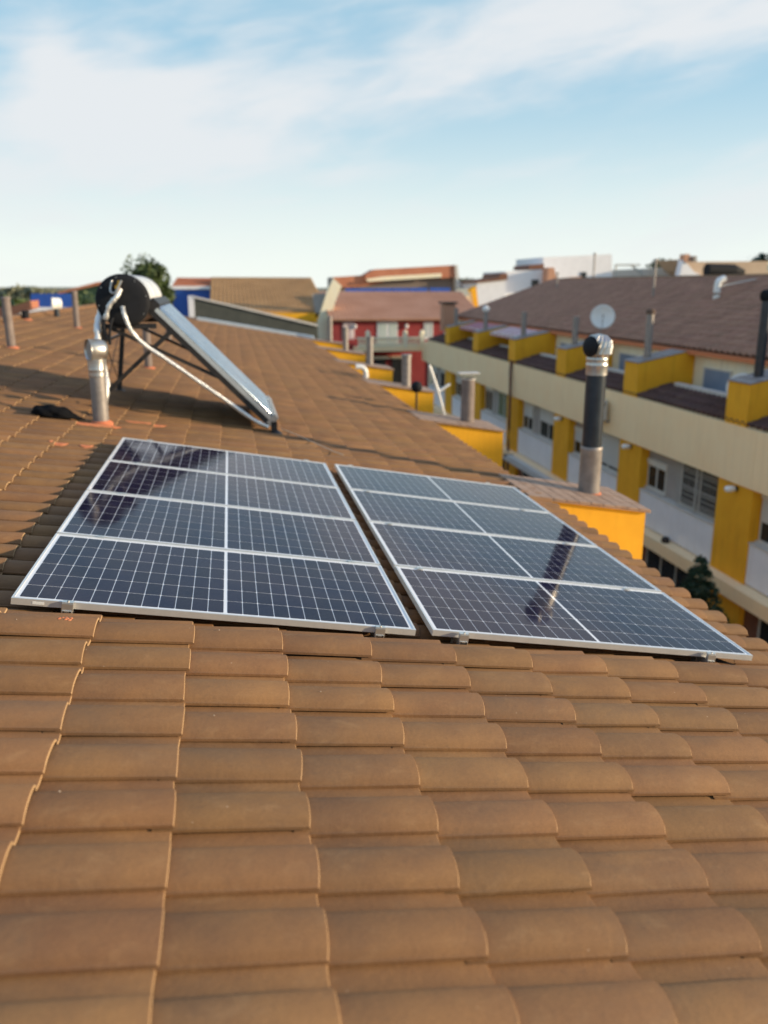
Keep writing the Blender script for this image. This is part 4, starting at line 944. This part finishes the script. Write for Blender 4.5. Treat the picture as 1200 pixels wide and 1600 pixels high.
# cream gable parapet and the ochre-roofed house left of it
oc = bld('ochre_roof_house', 'wide house with a mottled ochre tiled roof and cream gable parapet', (4, 60, GZ), 'house')
P2 = lambda mb, n, m_, **k: rel(mb.obj(n, m_, oc, **k), oc)
za = at(430, 487, 54)[2]; zb = at(430, 434, 66)[2]; xa, xb = at(337, 470, 60)[0], at(503, 470, 58)[0]
wtiles(xa - .4, xb, 54, za, 66, zb, M_ROOFBR, oc)
P2(MB().prism([(54.1, za - .05), (66, zb - .05), (78, za - .05), (78, GZ), (54.1, GZ)], xa - .3, xb, 'x'), 'wall', M_ROOFBR if False else M_CREAM)
gl = [at(496, 504, 53.5), at(506, 466, 57), at(521, 435, 64), at(534, 447, 64)]
quad(oc, [(521, 435), (534, 447), (524, 471), (517, 497), (516, 530), (496, 530), (496, 503), (509, 462)], 53.3, M_CREAM2, 'gable_parapet', .6)
quad(oc, [(488, 459), (509, 458), (500, 488), (494, 498)], 53.6, M_GREYW, 'grey_hatch', .3)
P2(MB().box(xa + 2, xb - .1, 53.6, 54.1, za - .75, za - .1), 'lower_strip', M_YEL2)
# long low red-roofed hall with blue wall, behind the tree
h2 = bld('blue_walled_shed', 'long shed with a red roof edge, white fascia and royal blue wall behind the collector', (0, 64, GZ))
a, b = at(268, 437, 63), at(352, 468, 63)
rel(MB().box(a[0], b[0], 63, 75, GZ, at(300, 451, 63)[2]).obj('wall', M_BLUE, h2), h2); rel(MB().box(a[0] - .1, b[0] + .4, 62.8, 63.0, at(300, 452, 63)[2], at(300, 447, 63)[2]).obj('fascia', M_WHITEW, h2), h2)
wtiles(a[0], b[0] + 1.5, 62.9, at(300, 447, 63)[2], 70, at(300, 434.5, 70)[2], M_ROOFRED, h2)
# wide red-roofed building behind the red house
h3 = bld('red_roofed_block', 'large block behind the red house with stepped red roofs and a pale band', (12, 84, GZ))
quad(h3, [(522, 433), (600, 428), (712, 432), (716, 470), (522, 470)], 84, M_FIBRE, 'wall')
quad(h3, [(520, 433), (575, 430), (600, 427), (600, 440), (570, 447), (545, 449), (525, 449)], 83.6, M_ROOFRED, 'lower_roof', .35)
quad(h3, [(570, 430), (585, 421), (713, 414), (714, 433), (690, 435), (690, 428), (600, 432), (572, 436)], 83.2, M_ROOFRED, 'upper_roof', 3)
quad(h3, [(572, 436), (600, 432), (690, 427), (690, 433), (575, 440)], 82.9, M_CREAM2, 'pale_band', .25)
quad(h3, [(711, 414), (715, 414), (720, 455), (713, 455)], 83.0, M_STONE, 'corner_wall', 5)
# blue band (tarpaulin-like parapet) over the red house ridge
bb = bld('blue_parapet', 'row of royal blue panels along the wall behind the red house ridge', (12, 66, GZ), 'parapet')
for (x0_, x1_) in ((540, 560), (561, 585), (586, 612), (613, 640), (641, 668), (672, 703)):
    a, b = at(x0_, 450 + (612 - x0_) * .008, 66), at(x1_, 460, 66); rel(MB().box(a[0], b[0], 66, 66.3, b[2] - .5, a[2]).obj('blue_panel', M_BLUE, bb), bb)
rel(MB().box(at(540, 460, 66)[0], at(703, 460, 66)[0], 66.3, 66.6, GZ, at(600, 461, 66)[2]).obj('wall', M_STONE, bb), bb)
# yellow gable and white buildings on the right
yg = bld('yellow_gable_house', 'small house with a bright yellow gable left of the white building', (19, 62, GZ), 'house')
quad(yg, [(716, 478), (742, 451), (746, 480), (720, 500)], 60, M_CREAM, 'gable_wall', 5)
quad(yg, [(736, 452), (744, 447), (748, 482), (742, 482)], 59.9, M_YEL2, 'corner_pier', 1)
quad(yg, [(716, 478), (720, 500), (746, 480), (746, 520), (716, 520)], 60.2, M_CREAM, 'wall', 4)
wb = bld('white_building', 'white stepped building above the far end of the opposite roof', (30, 80, GZ))
quad(wb, [(745, 440), (790, 437), (790, 520), (745, 520)], 78, M_WHITEW, 'wall', 8)
quad(wb, [(744, 439), (780, 434), (783, 427), (793, 427), (793, 437), (744, 442)], 77.8, M_BRICKD, 'roof_edge', 6)
quad(wb, [(790, 424), (850, 421), (870, 440), (870, 520), (790, 520)], 80, M_WHITEW, 'wall', 8)
quad(wb, [(826, 421), (828, 414), (850, 412), (850, 421)], 80.2, M_BRICKD, 'roof_edge', 5)
quad(wb, [(849, 404), (849, 402), (956, 397), (957, 500), (849, 500)], 84, M_WHITEW, 'wall', 9)
a, b = at(831, 437, 79.9), at(841, 452, 79.9); rel(MB().box(a[0], b[0], 79.9, 79.999, b[2], a[2]).obj('window', M_DARKGL, wb), wb)
a, b = at(908, 425, 83.9), at(916, 436, 83.9); rel(MB().box(a[0], b[0], 83.9, 83.999, b[2], a[2]).obj('window', M_DARKGL, wb), wb)
quad(wb, [(857, 418), (866, 418), (870, 436), (909, 432), (909, 440), (855, 445)], 78.5, M_ROOFPK, 'orange_roof', 1.5)
gb = bld('low_grey_building', 'low pale building with dark scaffold bars beside the white one', (44, 84, GZ))
quad(gb, [(957, 422), (1070, 417), (1070, 500), (957, 500)], 86, M_STONE, 'wall', 8)
g = MB()
for (x0_, y0_, x1_, y1_) in ((962, 413, 962, 440), (985, 413, 1005, 430), (1002, 420, 1002, 440), (962, 414, 1000, 414)):
    g.bar(at(x0_, y0_, 84), at(x1_, y1_, 84), .12, 6)
rel(g.obj('scaffold_bar', M_FRAMEW, gb), gb)
bh = bld('pale_blue_house', 'small gabled house with pale blue wall and beige roof under a brick chimney', (50, 80, GZ), 'house')
quad(bh, [(1060, 440), (1068, 405), (1085, 425), (1112, 438), (1112, 500), (1060, 500)], 78, M_WHITEW, 'gable_wall', 1)
quad(bh, [(1068, 405), (1075, 409), (1200, 408), (1200, 500), (1112, 500), (1110, 436), (1085, 425)], 79, mat('beige tiled roof', (.46, .33, .23), (.52, .39, .28), .8, .8), 'roof', 6)
quad(bh, [(1069, 409), (1070, 397), (1078, 397), (1079, 409)], 77.8, M_ROOFPK, 'chimney', 1)
quad(bh, [(1084, 409), (1084, 400), (1089, 400), (1089, 409)], 77.6, M_GALV, 'chimney', 1)
bt = bld('black_roof_tank', 'black water tank lying above the ridge of the opposite roof', (40, 60, 3), 'tank')
a, b = Vector(at(1104, 422, 60)), Vector(at(1146, 423, 60)); r_ = abs(at(1104, 412, 60)[2] - at(1104, 433, 60)[2]) / 2
rel(MB().bar(a, b, r_, 20).bar(b - Vector((.02, 0, 0)), b + Vector((1.0, 0, -.15)), r_ * .96, 20, r2=r_ * .5).obj('tank', M_BLACK, bt), bt)
rel(MB().box(a.x + .2, b.x, 59.7, 60.3, -2, a.z - r_ * .8).obj('stand', M_STONE, bt), bt)
ba = bld('beige_building', 'beige house at the right edge below the palm', (60, 84, GZ), 'house')
quad(ba, [(1125, 409), (1200, 409), (1260, 412), (1260, 500), (1125, 500)], 84, M_CREAM2, 'wall', 5)
quad(ba, [(1186, 413), (1230, 413), (1230, 423), (1192, 423)], 83.5, mat('teal sheet', (.1, .3, .3), None, 1, .6), 'teal_canopy', .5)
# far left: blue wall, red brick house, hedge
lw = bld('blue_wall', 'royal blue wall panel with white base behind the ridge on the left', (-8, 46, GZ), 'wall')
quad(lw, [(48, 459), (117, 459), (117, 480), (48, 480)], 46, M_BLUE, 'blue_wall_panel', .4)
quad(lw, [(40, 480), (117, 480), (117, 520), (30, 520)], 46, M_WHITEW, 'white_base', .4)
lh = bld('brick_red_house', 'brick red low building at the left edge', (-11, 43, GZ), 'house')
quad(lh, [(-40, 485), (20, 478), (47, 470), (48, 482), (20, 492), (-40, 500)], 43, M_ROOFRED, 'roof', 2)
quad(lh, [(-40, 498), (20, 491), (30, 487), (30, 520), (-40, 520)], 43.2, M_WHITEW, 'wall', 2)
quad(lh, [(-40, 503), (28, 499), (28, 504), (-40, 510)], 42.9, M_BLUE, 'blue_strip', .2)
lr = bld('distant_orange_roof', 'distant orange roof line left of the tank', (-10, 90, GZ), 'house')
quad(lr, [(92, 456), (150, 441), (170, 439), (170, 470), (92, 470)], 90, M_LEAFD, 'wall', 2); quad(lr, [(90, 457), (150, 441), (172, 438), (172, 443), (150, 446), (92, 459)], 89.5, M_ROOFRED, 'roof', .4)
# tree belts on the horizon (uncountable)
def belt(x0_, x1_, Y, py, hgt, n, m_, nm='distant_trees'):
    V = [];
    def fn(i):
        x = rnd.uniform(x0_, x1_); zt = at(300, py, Y)[2] + .8 * math.sin(x * .11) + .5 * math.sin(x * .37); return (x, Y + rnd.uniform(0, 12), zt - abs(rnd.gauss(0, hgt * .5))), 1
    o = leafcloud(nm, m_, None, n, fn, 1.7); o['kind'] = 'stuff'; return o
M_FARG = mat('far woodland', (.16, .18, .12), (.22, .22, .15), .1, .9)
belt(-75, 20, 190, 459, 4.0, 9000, M_FARG); belt(60, 190, 230, 441, 4.0, 6000, M_FARG)
belt(-26, -9, 95, 470, 4.0, 3500, M_LEAF, 'hedge')
# small debris on the near tiles
dm = MB()
def hprof(x): return (.0165 + .037 * max(0, math.sin(PI * min(max(x, 0), .1415) / .1415)) ** .8) if x < .1415 else .006
for i in range(120):
    u, v = rnd.uniform(.0, 3.9), rnd.uniform(-2.4, -.55); x_ = ((v + .734) / PV % 1) * PV
    if not .02 < x_ < .12: continue
    c = uvn(u, v, NF + hprof(x_) + .010); s_ = rnd.uniform(.0012, .004)
    dm.lathe([(s_ * .3, -s_ * .4), (s_, 0), (s_ * .4, s_ * .5)], c=c, n=5)
dm.obj('debris', mat('pale crumbs', (.6, .48, .36), None, 4, .9), kind='stuff')
# orange mortar smears round the vent and one bright tile
def smear(u0, u1, v, hw, nm, label):
    mb = MB(); nu, nv = 10, 6; vs_ = []
    for i in range(nu + 1):
        for j in range(nv + 1):
            a = (j / nv - .5) * 2; e_ = math.sin(PI * i / nu) ** .4; vv = v + a * hw * e_ * rnd.uniform(.85, 1.1)
            hh = hprof(((vv - .882) / PV % 1) * PV)
            ph = ((u0 + (u1 - u0) * i / nu + .207) / PU) % 1
            vs_.append(uvn(u0 + (u1 - u0) * i / nu, vv, N0 + hh + .019 * (TL - PU * (1 - ph)) / TL + .003 + rnd.uniform(0, .003)))
    mb.add(vs_, [(i * (nv + 1) + j, i * (nv + 1) + j + 1, (i + 1) * (nv + 1) + j + 1, (i + 1) * (nv + 1) + j) for i in range(nu) for j in range(nv)], 0, True)
    o = mb.obj(nm, M_TILE_OR); sm = o.modifiers.new('s', 'SOLIDIFY'); sm.thickness = .004; sm.offset = -1
    tag(o, label, 'mortar')
smear(-.66, -.47, 4.007, .06, 'mortar_smear', 'longer bright orange mortar smear on a tile left of the left array')
smear(-.37, -.24, 4.007, .06, 'mortar_smear', 'shorter orange mortar smear at the nose of a tile left of the array')
smear(-.66, -.12, 5.18, .07, 'mortar_smear', 'orange mortar smear in front of the silver-cowled vent foot')
smear(-.14, .34, 5.65, .075, 'mortar_smear', 'rusty orange patch between the silver-cowled vent and the left array')
sp = MB()
for i in range(16):
    u, v = .36 + rnd.gauss(0, .018), -.655 + rnd.gauss(0, .012); x_ = ((v + .734) / PV % 1) * PV; r_ = rnd.uniform(.004, .012)
    sp.lathe([(r_, -.003), (r_ * .8, .0015), (.0005, .003)], c=uvn(u, v, NF + hprof(x_) + .019 * (TL - (.496 - u)) / TL + .0005), n=7)
sp.obj('mortar_splash', M_TILE_OR, label='small orange mortar splash on the tile below the left corner of the left array', cat='mortar')
